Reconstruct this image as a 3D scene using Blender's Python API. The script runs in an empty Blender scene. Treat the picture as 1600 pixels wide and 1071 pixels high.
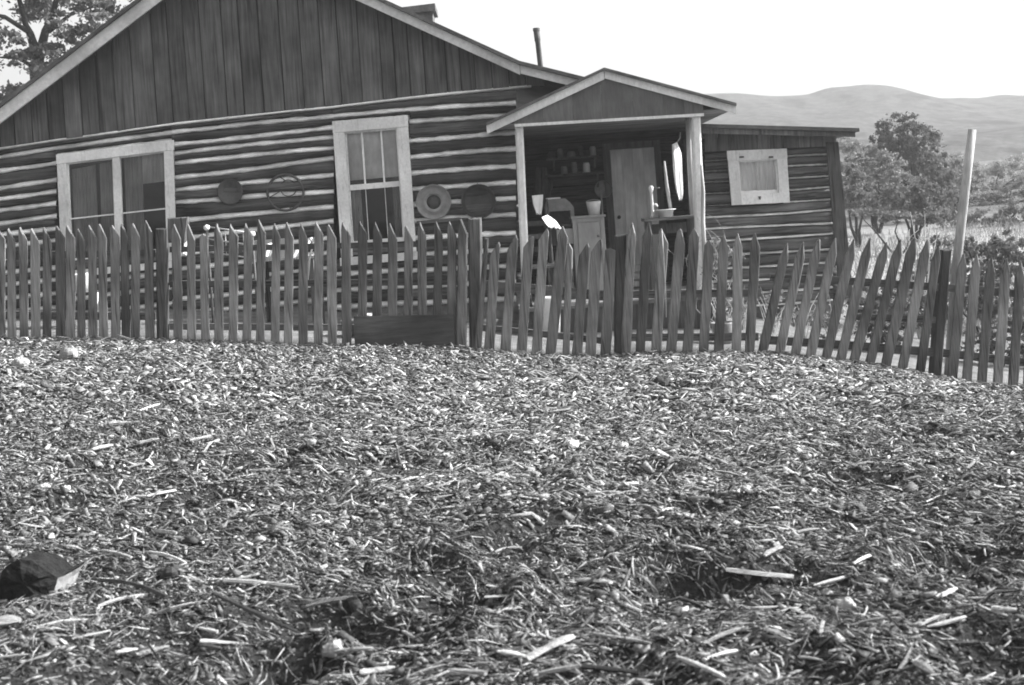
import bpy, math, random
import numpy as np
from mathutils import Vector, Matrix

random.seed(7)
rng = np.random.default_rng(7)
scene = bpy.context.scene
COL = scene.collection

# ------------------------------------------------------------------ camera
FPX = 1700.0                      # focal length in photo pixels (photo is 1600 wide)
ROLL = math.radians(4.0)          # the photographer held the camera crooked
CAM_Z = 1.28
U0, V0 = 800.0, 330.0             # principal point in photo pixels
cam_data = bpy.data.cameras.new('camera')
cam = bpy.data.objects.new('camera', cam_data)
COL.objects.link(cam)
cam_data.sensor_fit = 'HORIZONTAL'
cam_data.sensor_width = 36.0
cam_data.lens = FPX / 1600.0 * 36.0
cam_data.shift_y = -(535.5 - V0) / 1600.0
cam_data.clip_start = 0.05
cam_data.clip_end = 4000.0
cam.matrix_world = (Matrix.Translation((0, 0, CAM_Z)) @ Matrix.Rotation(math.radians(90), 4, 'X')
                    @ Matrix.Rotation(-ROLL, 4, 'Z'))
cam_data.dof.use_dof = True
cam_data.dof.focus_distance = 10.0
cam_data.dof.aperture_fstop = 4.5
scene.camera = cam
scene.cycles.filter_width = 1.8        # a soft old lens

# ------------------------------------------------------------------ light
SUN_EL = math.radians(33.0)
SUN_AZ = math.radians(7.0)        # measured from +X towards +Y
world = bpy.data.worlds.new('World')
scene.world = world
world.use_nodes = True
wn, wl = world.node_tree.nodes, world.node_tree.links
wn.clear()
sky = wn.new('ShaderNodeTexSky')
sky.sky_type = 'NISHITA'
sky.sun_disc = False
sky.sun_elevation = SUN_EL
sky.sun_rotation = math.radians(90) - SUN_AZ
sky.dust_density = 6.0
sky.air_density = 1.0
sky.ozone_density = 0.5
bw = wn.new('ShaderNodeRGBToBW')
bg = wn.new('ShaderNodeBackground')
bg.inputs['Strength'].default_value = 0.085
wo = wn.new('ShaderNodeOutputWorld')
wl.new(sky.outputs[0], bw.inputs[0])
wl.new(bw.outputs[0], bg.inputs['Color'])
wl.new(bg.outputs[0], wo.inputs['Surface'])

sun_data = bpy.data.lights.new('sun', 'SUN')
sun_data.energy = 4.2
sun_data.angle = math.radians(0.6)
sun = bpy.data.objects.new('sun', sun_data)
COL.objects.link(sun)
sdir = Vector((math.cos(SUN_EL) * math.cos(SUN_AZ), math.cos(SUN_EL) * math.sin(SUN_AZ), math.sin(SUN_EL)))
sun.rotation_euler = sdir.to_track_quat('Z', 'Y').to_euler()
sun.location = sdir * 50

vs = scene.view_settings
vs.view_transform = 'Standard'
vs.look = 'None'
vs.exposure = 1.67
vs.gamma = 1.0
vs.use_curve_mapping = False

# ------------------------------------------------------------------ helpers
CR, SR = math.cos(ROLL), math.sin(ROLL)

def P(u, v, Y):
    """world point at depth Y whose image falls on photo pixel (u, v)"""
    xc = (u - U0) * Y / FPX
    yc = (V0 - v) * Y / FPX
    return Vector((xc * CR + yc * SR, Y, -xc * SR + yc * CR + CAM_Z))

def XZ(u, v, Y):
    p = P(u, v, Y)
    return (p.x, p.z)

class MB:
    def __init__(self):
        self.v, self.f = [], []
    def add(self, vs_, fs_):
        o = len(self.v)
        self.v += [tuple(p) for p in vs_]
        self.f += [tuple(i + o for i in f) for f in fs_]
        return self
    def prism(self, xz, y0, y1):
        """polygon in the XZ plane extruded from y0 (near) to y1 (far)"""
        n = len(xz)
        a = sum(xz[i][0] * xz[(i + 1) % n][1] - xz[(i + 1) % n][0] * xz[i][1] for i in range(n))
        if a < 0:
            xz = xz[::-1]
        vv = [(x, y0, z) for x, z in xz] + [(x, y1, z) for x, z in xz]
        ff = [tuple(range(n)), tuple(range(2 * n - 1, n - 1, -1))]
        ff += [((i + 1) % n, i, i + n, (i + 1) % n + n) for i in range(n)]
        return self.add(vv, ff)
    def chamfer(self, xz, y0, y1, c):
        """prism whose front edges are worn away by c"""
        n = len(xz)
        a = sum(xz[i][0] * xz[(i + 1) % n][1] - xz[(i + 1) % n][0] * xz[i][1] for i in range(n))
        if a < 0:
            xz = xz[::-1]
        ins = []
        for i in range(n):
            p, q, r = Vector(xz[i - 1]), Vector(xz[i]), Vector(xz[(i + 1) % n])
            e1 = (q - p).normalized(); e2 = (r - q).normalized()
            nn = Vector((-e1.y - e2.y, e1.x + e2.x))
            if nn.length < 1e-6: nn = Vector((-e1.y, e1.x))
            nn.normalize()
            k = min(2.0, 1 / max(.35, nn.dot(Vector((-e1.y, e1.x)))))
            ins.append(q + nn * c * k)
        vv = [(p.x, y0, p.y) for p in ins] + [(x, y0 + c, z) for x, z in xz] + [(x, y1, z) for x, z in xz]
        ff = [tuple(range(n)), tuple(range(3 * n - 1, 2 * n - 1, -1))]
        for b in (0, n):
            ff += [(b + (i + 1) % n, b + i, b + i + n, b + (i + 1) % n + n) for i in range(n)]
        return self.add(vv, ff)
    def box(self, lo, hi):
        x0, y0, z0 = lo; x1, y1, z1 = hi
        return self.prism([(x0, z0), (x1, z0), (x1, z1), (x0, z1)], y0, y1)
    def bar(self, a, b, w, h, up=(0, 0, 1)):
        a, b = Vector(a), Vector(b)
        d = (b - a).normalized()
        s = d.cross(Vector(up))
        if s.length < 1e-4:
            s = d.cross(Vector((0, 1, 0)))
        s.normalize(); t = s.cross(d)
        vv = []
        for p in (a, b):
            for i, j in ((-1, -1), (1, -1), (1, 1), (-1, 1)):
                vv.append(p + s * (w / 2 * i) + t * (h / 2 * j))
        return self.add(vv, [(3, 2, 1, 0), (4, 5, 6, 7), (0, 1, 5, 4), (1, 2, 6, 5), (2, 3, 7, 6), (3, 0, 4, 7)])
    def tube(self, path, rad, n=8, jit=0.0):
        path = [Vector(p) for p in path]
        if not hasattr(rad, '__len__'):
            rad = [rad] * len(path)
        rings = []
        ref = Vector((0.31, 0.87, 0.39)).normalized()
        for i, p in enumerate(path):
            d = (path[min(i + 1, len(path) - 1)] - path[max(i - 1, 0)]).normalized()
            s = d.cross(ref)
            if s.length < 0.05:
                s = d.cross(Vector((1, 0, 0)))
            s.normalize(); t = s.cross(d)
            rings.append([p + (s * math.cos(2 * math.pi * k / n) + t * math.sin(2 * math.pi * k / n)) * rad[i] * (1 + random.uniform(-jit, jit)) for k in range(n)])
        vv = [q for r in rings for q in r]
        ff = []
        for i in range(len(path) - 1):
            for k in range(n):
                ff.append((i * n + k, (i + 1) * n + k, (i + 1) * n + (k + 1) % n, i * n + (k + 1) % n))
        ff.append(tuple(range(n)))
        ff.append(tuple(range(len(vv) - 1, len(vv) - n - 1, -1)))
        return self.add(vv, ff)
    def lathe(self, prof, c, axis='Z', n=28, closed=False):
        """prof: list of (radius, height along axis)"""
        c = Vector(c); vv = []; ff = []
        for r, h in prof:
            for k in range(n):
                a = 2 * math.pi * k / n
                if axis == 'Z':
                    vv.append(c + Vector((r * math.cos(a), r * math.sin(a), h)))
                else:
                    vv.append(c + Vector((r * math.cos(a), -h, r * math.sin(a))))
        m = len(prof)
        for i in range(m - 1):
            for k in range(n):
                ff.append((i * n + k, i * n + (k + 1) % n, (i + 1) * n + (k + 1) % n, (i + 1) * n + k))
        if closed:
            for k in range(n):
                ff.append(((m - 1) * n + k, (m - 1) * n + (k + 1) % n, (k + 1) % n, k))
        return self.add(vv, ff)
    def build(self, name, mat, parent=None, smooth=False):
        off = ROOTLOC.get(parent.name, Vector((0, 0, 0))) if parent else Vector((0, 0, 0))
        me = bpy.data.meshes.new(name)
        me.from_pydata([(a - off.x, b - off.y, c - off.z) for a, b, c in self.v], [], self.f)
        me.materials.append(mat)
        if smooth:
            me.polygons.foreach_set('use_smooth', [True] * len(me.polygons))
        me.update()
        o = bpy.data.objects.new(name, me)
        COL.objects.link(o)
        if parent:
            o.parent = parent
            ROOTLOC[o.name] = off
        return o

ROOTLOC = {}

def thing(name, loc, label, cat, group=None):
    o = bpy.data.objects.new(name, None)
    o.empty_display_size = 0.2
    o.location = loc
    COL.objects.link(o)
    ROOTLOC[o.name] = Vector(loc)
    return tag(o, label, cat, group)

def tag(o, label, cat, group=None, kind=None):
    o['label'] = label
    o['category'] = cat
    if group: o['group'] = group
    if kind: o['kind'] = kind
    return o

# ------------------------------------------------------------------ materials (black and white photograph: greys)
def _new(name):
    m = bpy.data.materials.new(name)
    m.use_nodes = True
    nt = m.node_tree
    nt.nodes.clear()
    out = nt.nodes.new('ShaderNodeOutputMaterial')
    b = nt.nodes.new('ShaderNodeBsdfPrincipled')
    b.inputs['Specular IOR Level'].default_value = 0.25
    nt.links.new(b.outputs[0], out.inputs['Surface'])
    return m, nt, b, out

def surf(name, base, var=0.5, scale=(6, 6, 6), rough=0.85, bump=0.3, patch=0.35, rand=0.25, spec=0.25, detail=8.0, dist=0.02, crack=None, crack_lo=0.3):
    """grey surface: fine noise (stretched by scale) + large patches + a tone of its own for each piece"""
    m, nt, b, out = _new(name)
    N, L = nt.nodes, nt.links
    tc = N.new('ShaderNodeTexCoord')
    oi = N.new('ShaderNodeObjectInfo')
    off = N.new('ShaderNodeVectorMath'); off.operation = 'SCALE'
    off.inputs[0].default_value = (13.0, 7.0, 29.0)
    L.new(oi.outputs['Random'], off.inputs['Scale'])
    ad = N.new('ShaderNodeVectorMath'); ad.operation = 'ADD'
    L.new(tc.outputs['Object'], ad.inputs[0]); L.new(off.outputs[0], ad.inputs[1])
    mp = N.new('ShaderNodeMapping'); mp.inputs['Scale'].default_value = scale
    L.new(ad.outputs[0], mp.inputs['Vector'])
    n1 = N.new('ShaderNodeTexNoise'); n1.inputs['Scale'].default_value = 1.0
    n1.inputs['Detail'].default_value = detail; n1.inputs['Roughness'].default_value = 0.65
    L.new(mp.outputs[0], n1.inputs['Vector'])
    n2 = N.new('ShaderNodeTexNoise'); n2.inputs['Scale'].default_value = 1.7
    n2.inputs['Detail'].default_value = 4.0
    L.new(ad.outputs[0], n2.inputs['Vector'])
    # value = base * (1 + var*(n1-.5)*2) * (1 + patch*(n2-.5)*2) * (1 + rand*(r-.5)*2)
    def mul_add(sock, k):
        mm = N.new('ShaderNodeMath'); mm.operation = 'MULTIPLY_ADD'
        L.new(sock, mm.inputs[0]); mm.inputs[1].default_value = 2 * k; mm.inputs[2].default_value = 1 - k
        return mm.outputs[0]
    def mul(a, bb):
        mm = N.new('ShaderNodeMath'); mm.operation = 'MULTIPLY'
        L.new(a, mm.inputs[0])
        if isinstance(bb, float): mm.inputs[1].default_value = bb
        else: L.new(bb, mm.inputs[1])
        return mm.outputs[0]
    st = N.new('ShaderNodeMapRange'); st.inputs['From Min'].default_value = 0.25; st.inputs['From Max'].default_value = 0.75
    L.new(n1.outputs['Fac'], st.inputs['Value'])
    st2 = N.new('ShaderNodeMapRange'); st2.inputs['From Min'].default_value = 0.3; st2.inputs['From Max'].default_value = 0.7
    L.new(n2.outputs['Fac'], st2.inputs['Value'])
    val = mul(mul(mul(mul_add(st.outputs[0], var), mul_add(st2.outputs[0], patch)), mul_add(oi.outputs['Random'], rand)), float(base))
    hsock = n1.outputs['Fac']
    if crack:
        mp2 = N.new('ShaderNodeMapping'); mp2.inputs['Scale'].default_value = crack
        L.new(ad.outputs[0], mp2.inputs['Vector'])
        n3 = N.new('ShaderNodeTexNoise'); n3.inputs['Scale'].default_value = 1.0; n3.inputs['Detail'].default_value = 3.0
        n3.inputs['Distortion'].default_value = 0.6
        L.new(mp2.outputs[0], n3.inputs['Vector'])
        st3 = N.new('ShaderNodeMapRange'); st3.inputs['From Min'].default_value = 0.33; st3.inputs['From Max'].default_value = 0.43
        st3.inputs['To Min'].default_value = crack_lo; st3.inputs['To Max'].default_value = 1.0
        L.new(n3.outputs['Fac'], st3.inputs['Value'])
        val = mul(val, st3.outputs[0])
        hsock = mul(n1.outputs['Fac'], st3.outputs[0])
    cc = N.new('ShaderNodeCombineColor')
    for i in range(3):
        L.new(val, cc.inputs[i])
    L.new(cc.outputs[0], b.inputs['Base Color'])
    b.inputs['Roughness'].default_value = rough
    b.inputs['Specular IOR Level'].default_value = spec
    if bump:
        bp = N.new('ShaderNodeBump'); bp.inputs['Strength'].default_value = bump; bp.inputs['Distance'].default_value = dist
        L.new(hsock, bp.inputs['Height'])
        L.new(bp.outputs[0], b.inputs['Normal'])
    return m

M = {}
M['log'] = surf('weathered_log', 0.076, 0.6, (2.2, 30, 34), 0.9, 0.9, 0.5, 0.35, crack=(1.1, 40, 26), dist=.045)
M['winglog'] = surf('grey_wing_log', 0.105, 0.6, (2.2, 30, 34), 0.9, 0.9, 0.5, 0.3, crack=(1.1, 40, 26), dist=.04)
M['clay'] = surf('grey_clay_chinking', 0.68, 0.4, (9, 20, 20), 0.95, 0.6, 0.4, 0.2)
M['clayfaint'] = surf('faint_clay_chinking', 0.26, 0.4, (9, 20, 20), 0.95, 0.6, 0.4, 0.2)  # darker clay tone for the lines left of the wing window
M['chink'] = surf('lime_chinking', 0.84, 0.3, (9, 20, 20), 0.95, 0.6, 0.3, 0.15)
M['board'] = surf('weathered_board', 0.108, 0.5, (34, 30, 1.6), 0.9, 0.6, 0.4, 0.2, crack=(18, 18, 0.7), crack_lo=.55)
M['picket'] = surf('weathered_picket', 0.16, 0.5, (45, 45, 3.0), 0.9, 0.6, 0.5, 0.45, crack=(38, 38, 1.6), crack_lo=.4)
M['rail'] = surf('weathered_rail', 0.11, 0.45, (2.5, 40, 45), 0.9, 0.5, 0.4, 0.3, crack=(1.5, 38, 38))
M['post'] = surf('old_post', 0.085, 0.5, (30, 30, 3.0), 0.9, 0.7, 0.5, 0.4, crack=(30, 30, 1.6))
M['trim'] = surf('painted_trim', 0.72, 0.16, (30, 30, 30), 0.65, 0.2, 0.2, 0.08, crack=(40, 40, 6), crack_lo=.82)
M['trim_porch'] = surf('painted_porch_trim', 0.70, 0.2, (30, 30, 14), 0.65, 0.2, 0.2, 0.1)
M['rake'] = surf('painted_rake', 0.66, 0.2, (20, 20, 20), 0.7, 0.2, 0.25, 0.1)
M['panel'] = surf('gable_panel', 0.12, 0.3, (30, 12, 4), 0.85, 0.3, 0.35, 0.1)
M['roofing'] = surf('roofing', 0.10, 0.4, (10, 4, 10), 0.95, 0.5, 0.3, 0.2)
M['ceiling'] = surf('porch_ceiling_wood', 0.22, 0.3, (3, 30, 20), 0.85, 0.2, 0.3, 0.2)
M['inner'] = surf('dark_inside', 0.035, 0.4, (5, 5, 5), 0.95, 0.1, 0.3, 0.0)  # near-black colour stands in for the unlit interior
M['floor'] = surf('porch_floor_wood', 0.20, 0.4, (3, 20, 20), 0.9, 0.3, 0.3, 0.3)
M['door'] = surf('grey_door_paint', 0.72, 0.2, (24, 24, 3), 0.75, 0.15, 0.3, 0.1)
M['blind'] = surf('window_blind', 0.7, 0.2, (14, 14, 5), 0.9, 0.1, 0.3, 0.1)
M['curtain'] = surf('curtain_cloth', 0.34, 0.3, (30, 30, 2), 0.95, 0.1, 0.4, 0.2)
M['sky_sheen'] = surf('sky_sheen_sheet', 0.95, 0.18, (30, 30, 3), 0.95, 0.1, 0.2, 0.1)  # pale sheet standing in for sky reflected in the wing pane
M['cloth'] = surf('white_cloth', 0.80, 0.08, (20, 20, 20), 0.95, 0.2, 0.08, 0.1)
M['enamel'] = surf('chipped_white_enamel', 0.72, 0.12, (14, 14, 14), 0.35, 0.05, 0.15, 0.1, 0.5)
M['greypaint'] = surf('grey_cabinet_paint', 0.34, 0.18, (16, 16, 6), 0.6, 0.1, 0.2, 0.1)
M['tin'] = surf('dull_tin', 0.21, 0.3, (16, 16, 16), 0.5, 0.15, 0.35, 0.2, 0.5)
M['iron'] = surf('rusted_iron', 0.075, 0.4, (24, 24, 24), 0.7, 0.25, 0.3, 0.2, 0.4)
M['darkpan'] = surf('blackened_pan', 0.06, 0.4, (18, 18, 18), 0.6, 0.2, 0.3, 0.2, 0.4)
M['stone'] = surf('pale_stone', 0.42, 0.4, (22, 22, 22), 0.95, 0.9, 0.35, 0.2)
M['brick'] = surf('sooty_chimney', 0.13, 0.4, (16, 16, 16), 0.95, 0.5, 0.3, 0.1)
M['split'] = surf('split_wood', 0.40, 0.55, (14, 90, 90), 0.9, 0.9, 0.45, 0.4)
M['bark'] = surf('dark_bark', 0.030, 0.6, (22, 22, 22), 0.95, 0.9, 0.4, 0.4)
M['endgrain'] = surf('sawn_end', 0.24, 0.3, (30, 30, 30), 0.9, 0.4, 0.2, 0.1)
M['clod'] = surf('dark_clod', 0.05, 0.5, (20, 20, 20), 0.95, 0.8, 0.3, 0.3)
M['found'] = surf('foundation_stone', 0.14, 0.5, (7, 7, 9), 0.95, 0.8, 0.4, 0.2)
M['block_bark'] = surf('black_block_bark', 0.016, 0.6, (30, 30, 30), 0.95, 1.0, 0.4, 0.2)  # near-black bark tone for the log block alone
M['patch'] = surf('dark_patch_board', 0.06, 0.5, (3, 30, 30), 0.9, 0.5, 0.5, 0.1)
M['wire'] = surf('wire', 0.45, 0.2, (20, 20, 20), 0.5, 0.0, 0.2, 0.1, 0.5)
M['polewood'] = surf('bleached_pole', 0.42, 0.35, (40, 40, 3), 0.85, 0.4, 0.3, 0.1)

def glass_mat():
    m, nt, b, out = _new('window_glass')
    N, L = nt.nodes, nt.links
    N.remove(b)
    tr = N.new('ShaderNodeBsdfTransparent'); tr.inputs[0].default_value = (0.93, 0.93, 0.93, 1)
    gl = N.new('ShaderNodeBsdfGlossy'); gl.inputs['Color'].default_value = (0.9, 0.9, 0.9, 1)
    gl.inputs['Roughness'].default_value = 0.06
    fr = N.new('ShaderNodeFresnel'); fr.inputs['IOR'].default_value = 1.45
    tc = N.new('ShaderNodeTexCoord')
    nz = N.new('ShaderNodeTexNoise'); nz.inputs['Scale'].default_value = 5.0
    L.new(tc.outputs['Object'], nz.inputs['Vector'])
    bp = N.new('ShaderNodeBump'); bp.inputs['Strength'].default_value = 0.15; bp.inputs['Distance'].default_value = 0.02
    L.new(nz.outputs['Fac'], bp.inputs['Height'])
    L.new(bp.outputs[0], gl.inputs['Normal'])
    mx = N.new('ShaderNodeMixShader')
    L.new(fr.outputs[0], mx.inputs[0]); L.new(tr.outputs[0], mx.inputs[1]); L.new(gl.outputs[0], mx.inputs[2])
    L.new(mx.outputs[0], out.inputs['Surface'])
    return m
M['glass'] = glass_mat()

def leaf_mat(name, lo, hi):
    m, nt, b, out = _new(name)
    N, L = nt.nodes, nt.links
    tc = N.new('ShaderNodeTexCoord')
    nz = N.new('ShaderNodeTexNoise'); nz.inputs['Scale'].default_value = 2.2; nz.inputs['Detail'].default_value = 6
    L.new(tc.outputs['Object'], nz.inputs['Vector'])
    mr = N.new('ShaderNodeMapRange'); mr.inputs['From Min'].default_value = 0.3; mr.inputs['From Max'].default_value = 0.7
    mr.inputs['To Min'].default_value = lo; mr.inputs['To Max'].default_value = hi
    L.new(nz.outputs['Fac'], mr.inputs['Value'])
    cc = N.new('ShaderNodeCombineColor')
    for i in range(3): L.new(mr.outputs[0], cc.inputs[i])
    L.new(cc.outputs[0], b.inputs['Base Color']); b.inputs['Roughness'].default_value = 0.7
    tl = N.new('ShaderNodeBsdfTranslucent')
    L.new(cc.outputs[0], tl.inputs[0])
    mx = N.new('ShaderNodeMixShader'); mx.inputs[0].default_value = 0.3
    L.new(b.outputs[0], mx.inputs[1]); L.new(tl.outputs[0], mx.inputs[2])
    L.new(mx.outputs[0], out.inputs['Surface'])
    return m
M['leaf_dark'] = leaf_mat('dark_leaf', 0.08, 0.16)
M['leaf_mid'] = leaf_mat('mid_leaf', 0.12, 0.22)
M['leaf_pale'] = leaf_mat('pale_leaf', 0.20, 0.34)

def chip_mat():
    m, nt, b, out = _new('wood_chip')
    N, L = nt.nodes, nt.links
    at = N.new('ShaderNodeAttribute'); at.attribute_name = 'tone'
    tc = N.new('ShaderNodeTexCoord')
    nz = N.new('ShaderNodeTexNoise'); nz.inputs['Scale'].default_value = 140.0; nz.inputs['Detail'].default_value = 5
    L.new(tc.outputs['Object'], nz.inputs['Vector'])
    mr = N.new('ShaderNodeMapRange'); mr.inputs['From Min'].default_value = 0.3; mr.inputs['From Max'].default_value = 0.7; mr.inputs['To Min'].default_value = 0.4; mr.inputs['To Max'].default_value = 1.5
    L.new(nz.outputs['Fac'], mr.inputs['Value'])
    mu = N.new('ShaderNodeVectorMath'); mu.operation = 'SCALE'
    L.new(at.outputs['Color'], mu.inputs[0]); L.new(mr.outputs[0], mu.inputs['Scale'])
    L.new(mu.outputs[0], b.inputs['Base Color'])
    b.inputs['Roughness'].default_value = 0.85
    b.inputs['Specular IOR Level'].default_value = 0.2
    return m
M['chip'] = chip_mat()

def ground_mat():
    m, nt, b, out = _new('trodden_soil')
    N, L = nt.nodes, nt.links
    tc = N.new('ShaderNodeTexCoord')
    def noise(s, d=8, r=0.6):
        n = N.new('ShaderNodeTexNoise'); n.inputs['Scale'].default_value = s
        n.inputs['Detail'].default_value = d; n.inputs['Roughness'].default_value = r
        L.new(tc.outputs['Object'], n.inputs['Vector']); return n
    def rng_(sock, a, b_, c, d):
        r = N.new('ShaderNodeMapRange')
        r.inputs['From Min'].default_value = a; r.inputs['From Max'].default_value = b_
        r.inputs['To Min'].default_value = c; r.inputs['To Max'].default_value = d
        L.new(sock, r.inputs['Value']); return r.outputs[0]
    fine = noise(55.0, 10, .75); mid = noise(5.0); big = noise(0.35, 5)
    sep = N.new('ShaderNodeSeparateXYZ'); L.new(tc.outputs['Object'], sep.inputs[0])
    # distance behind the fence: bare yard dirt, then dry grass field
    wob = N.new('ShaderNodeMath'); wob.operation = 'MULTIPLY_ADD'
    L.new(big.outputs['Fac'], wob.inputs[0]); wob.inputs[1].default_value = 1.5; L.new(sep.outputs['Y'], wob.inputs[2])
    yard = rng_(sep.outputs['Y'], 10.55, 11.0, 0, 1)
    field = rng_(wob.outputs[0], 17.0, 22.0, 0, 1)
    soil = rng_(fine.outputs['Fac'], 0.3, 0.7, 0.022, 0.085)
    yd = rng_(mid.outputs['Fac'], 0.3, 0.7, 0.16, 0.30)
    fl = rng_(mid.outputs['Fac'], 0.35, 0.65, 0.34, 0.5)
    def mix(f, a, b_):
        x = N.new('ShaderNodeMix'); x.data_type = 'FLOAT'
        L.new(f, x.inputs[0]); L.new(a, x.inputs[2]); L.new(b_, x.inputs[3]); return x.outputs[0]
    brush = rng_(wob.outputs[0], 27.0, 36.0, 0, 1)
    sc = rng_(mid.outputs['Fac'], 0.35, 0.65, 0.07, 0.16)
    v = mix(brush, mix(field, mix(yard, soil, yd), fl), sc)
    pt = rng_(big.outputs['Fac'], 0.3, 0.7, 0.8, 1.15)
    mu = N.new('ShaderNodeMath'); mu.operation = 'MULTIPLY'; L.new(v, mu.inputs[0]); L.new(pt, mu.inputs[1])
    cc = N.new('ShaderNodeCombineColor')
    for i in range(3): L.new(mu.outputs[0], cc.inputs[i])
    L.new(cc.outputs[0], b.inputs['Base Color'])
    b.inputs['Roughness'].default_value = 0.95
    b.inputs['Specular IOR Level'].default_value = 0.1
    bp = N.new('ShaderNodeBump'); bp.inputs['Strength'].default_value = 1.0; bp.inputs['Distance'].default_value = 0.03
    L.new(fine.outputs['Fac'], bp.inputs['Height']); L.new(bp.outputs[0], b.inputs['Normal'])
    return m
M['ground'] = ground_mat()
M['hill'] = surf('dry_hillside', 0.068, 0.75, (0.45, 0.3, 0.5), 1.0, 0.0, 0.3, 0.0, 0.0, crack=(.16, .1, .2), crack_lo=.45)

# ------------------------------------------------------------------ ground
PERM = rng.random((256, 256))
def vnoise(x, y):
    xi = np.floor(x).astype(int); yi = np.floor(y).astype(int)
    fx = x - xi; fy = y - yi
    fx = fx * fx * (3 - 2 * fx); fy = fy * fy * (3 - 2 * fy)
    a = PERM[xi % 256, yi % 256]; b = PERM[(xi + 1) % 256, yi % 256]
    c = PERM[xi % 256, (yi + 1) % 256]; d = PERM[(xi + 1) % 256, (yi + 1) % 256]
    return (a * (1 - fx) + b * fx) * (1 - fy) + (c * (1 - fx) + d * fx) * fy - 0.5

YF = 10.6                                        # the fence line
FENCE_BASE = [(-260, 528), (0, 529), (130, 530), (250, 531), (400, 535), (520, 539), (720, 543), (800, 549), (870, 555), (950, 557),
              (1020, 551), (1100, 550), (1180, 551), (1240, 556), (1300, 564), (1400, 579), (1480, 589), (1570, 602), (1750, 626)]
_fb = [P(u, v, YF) for u, v in FENCE_BASE]
FBX = np.array([p.x for p in _fb]); FBZ = np.array([p.z for p in _fb])
HOLLOWS = []                                     # (x, y, radius, depth) filled below

def sstep(a, b, t):
    t = np.clip((t - a) / (b - a), 0, 1)
    return t * t * (3 - 2 * t)

def ground_base(x, y):
    zf = np.interp(x, FBX, FBZ)
    zw = np.interp(x, [-14, -7, 7, 14], [0.55, 0.4, -0.7, -0.95])   # smooth cross fall near the camera
    k = sstep(5.0, 10.2, y)
    z = zf * k + (0.5 * zw) * (1 - k) * (0.6 + 0.4 * sstep(0, 6, y))
    z = z + np.clip(y - 12.5, 0, 40) * 0.052 + np.clip(y - 52.5, 0, 400) * 0.03
    return z

def ground_z(x, y):
    x = np.asarray(x, float); y = np.asarray(y, float)
    z = ground_base(x, y)
    near = 1 - sstep(10.0, 10.5, y)
    far = 1 - sstep(40, 90, y)
    z = z + 0.10 * vnoise(x * 0.55 + 3, y * 0.55 + 9) * near * 0.8
    z = z + (0.055 * vnoise(x * 1.9 + 31, y * 1.9) + 0.045 * vnoise(x * 4.3, y * 4.3 + 17) + 0.03 * vnoise(x * 9.1 + 5, y * 9.1) + .014 * vnoise(x * 17.3, y * 17.3 + 3)) * near
    z = z + 0.05 * vnoise(x * 0.9, y * 0.9) * (1 - near) * far
    for hx, hy, r, d in HOLLOWS:
        q = ((x - hx) / (r * 1.5)) ** 2 + ((y - hy) / r) ** 2
        z = z - d * np.exp(-q) + 0.35 * d * np.exp(-((np.sqrt(q) - 1.5) / 0.5) ** 2)
    return z

def G(u, v):
    """point of the ground seen at photo pixel (u, v)"""
    Y = np.linspace(1.6, 40, 4000)
    xc = (u - U0) * Y / FPX; yc = (V0 - v) * Y / FPX
    x = xc * CR + yc * SR; z = -xc * SR + yc * CR + CAM_Z
    h = z - ground_z(x, Y)
    i = int(np.argmax(h < 0))
    return Vector((x[i], Y[i], float(ground_z(x[i], Y[i]))))

for u, v, r, d in [(690, 955, 0.17, 0.10), (1090, 925, .15, .09), (1500, 885, .17, .08), (560, 985, .12, .05), (1150, 1010, .15, .05), (665, 885, 0.10, 0.09), (700, 935, 0.17, 0.08), (645, 985, 0.13, 0.07), (1065, 935, 0.16, 0.08), (1195, 885, 0.14, 0.08),
                   (1085, 855, 0.12, 0.07), (1530, 880, 0.18, 0.07), (1290, 1045, 0.16, 0.07), (1545, 1020, 0.18, 0.07), (790, 850, 0.12, 0.08),
                   (500, 985, 0.14, 0.06), (440, 1060, 0.12, 0.06), (90, 790, 0.14, 0.06), (470, 715, 0.14, 0.06), (880, 818, 0.14, 0.06),
                   (595, 730, 0.16, 0.07), (130, 735, 0.15, 0.06), (985, 1040, 0.10, 0.05), (1060, 605, 0.18, 0.05), (230, 690, 0.12, 0.05),
                   (760, 700, 0.13, 0.05), (1350, 760, 0.15, 0.06), (1450, 690, 0.15, 0.05), (340, 780, 0.13, 0.06), (1010, 735, 0.15, 0.06), (1100, 790, 0.13, 0.06)]:
    p = G(u, v)
    HOLLOWS.append((p.x, p.y, r * .82, d * 1.15))

def axis_lines(lo, hi, step, outer_lo, outer_hi, grow=1.25):
    mid = list(np.arange(lo, hi, step))
    a, s, left = lo, step, []
    while a > outer_lo:
        s *= grow; a -= s; left.append(max(a, outer_lo))
    a, s, right = mid[-1], step, []
    while a < outer_hi:
        s *= grow; a += s; right.append(min(a, outer_hi))
    return np.array(left[::-1] + mid + right)
gx = axis_lines(-7.5, 8.0, 0.05, -700, 700)
gy = axis_lines(1.6, 11.6, 0.045, -300, 420)
GX, GY = np.meshgrid(gx, gy)
GZ = ground_z(GX, GY)
nx, ny = len(gx), len(gy)

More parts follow.
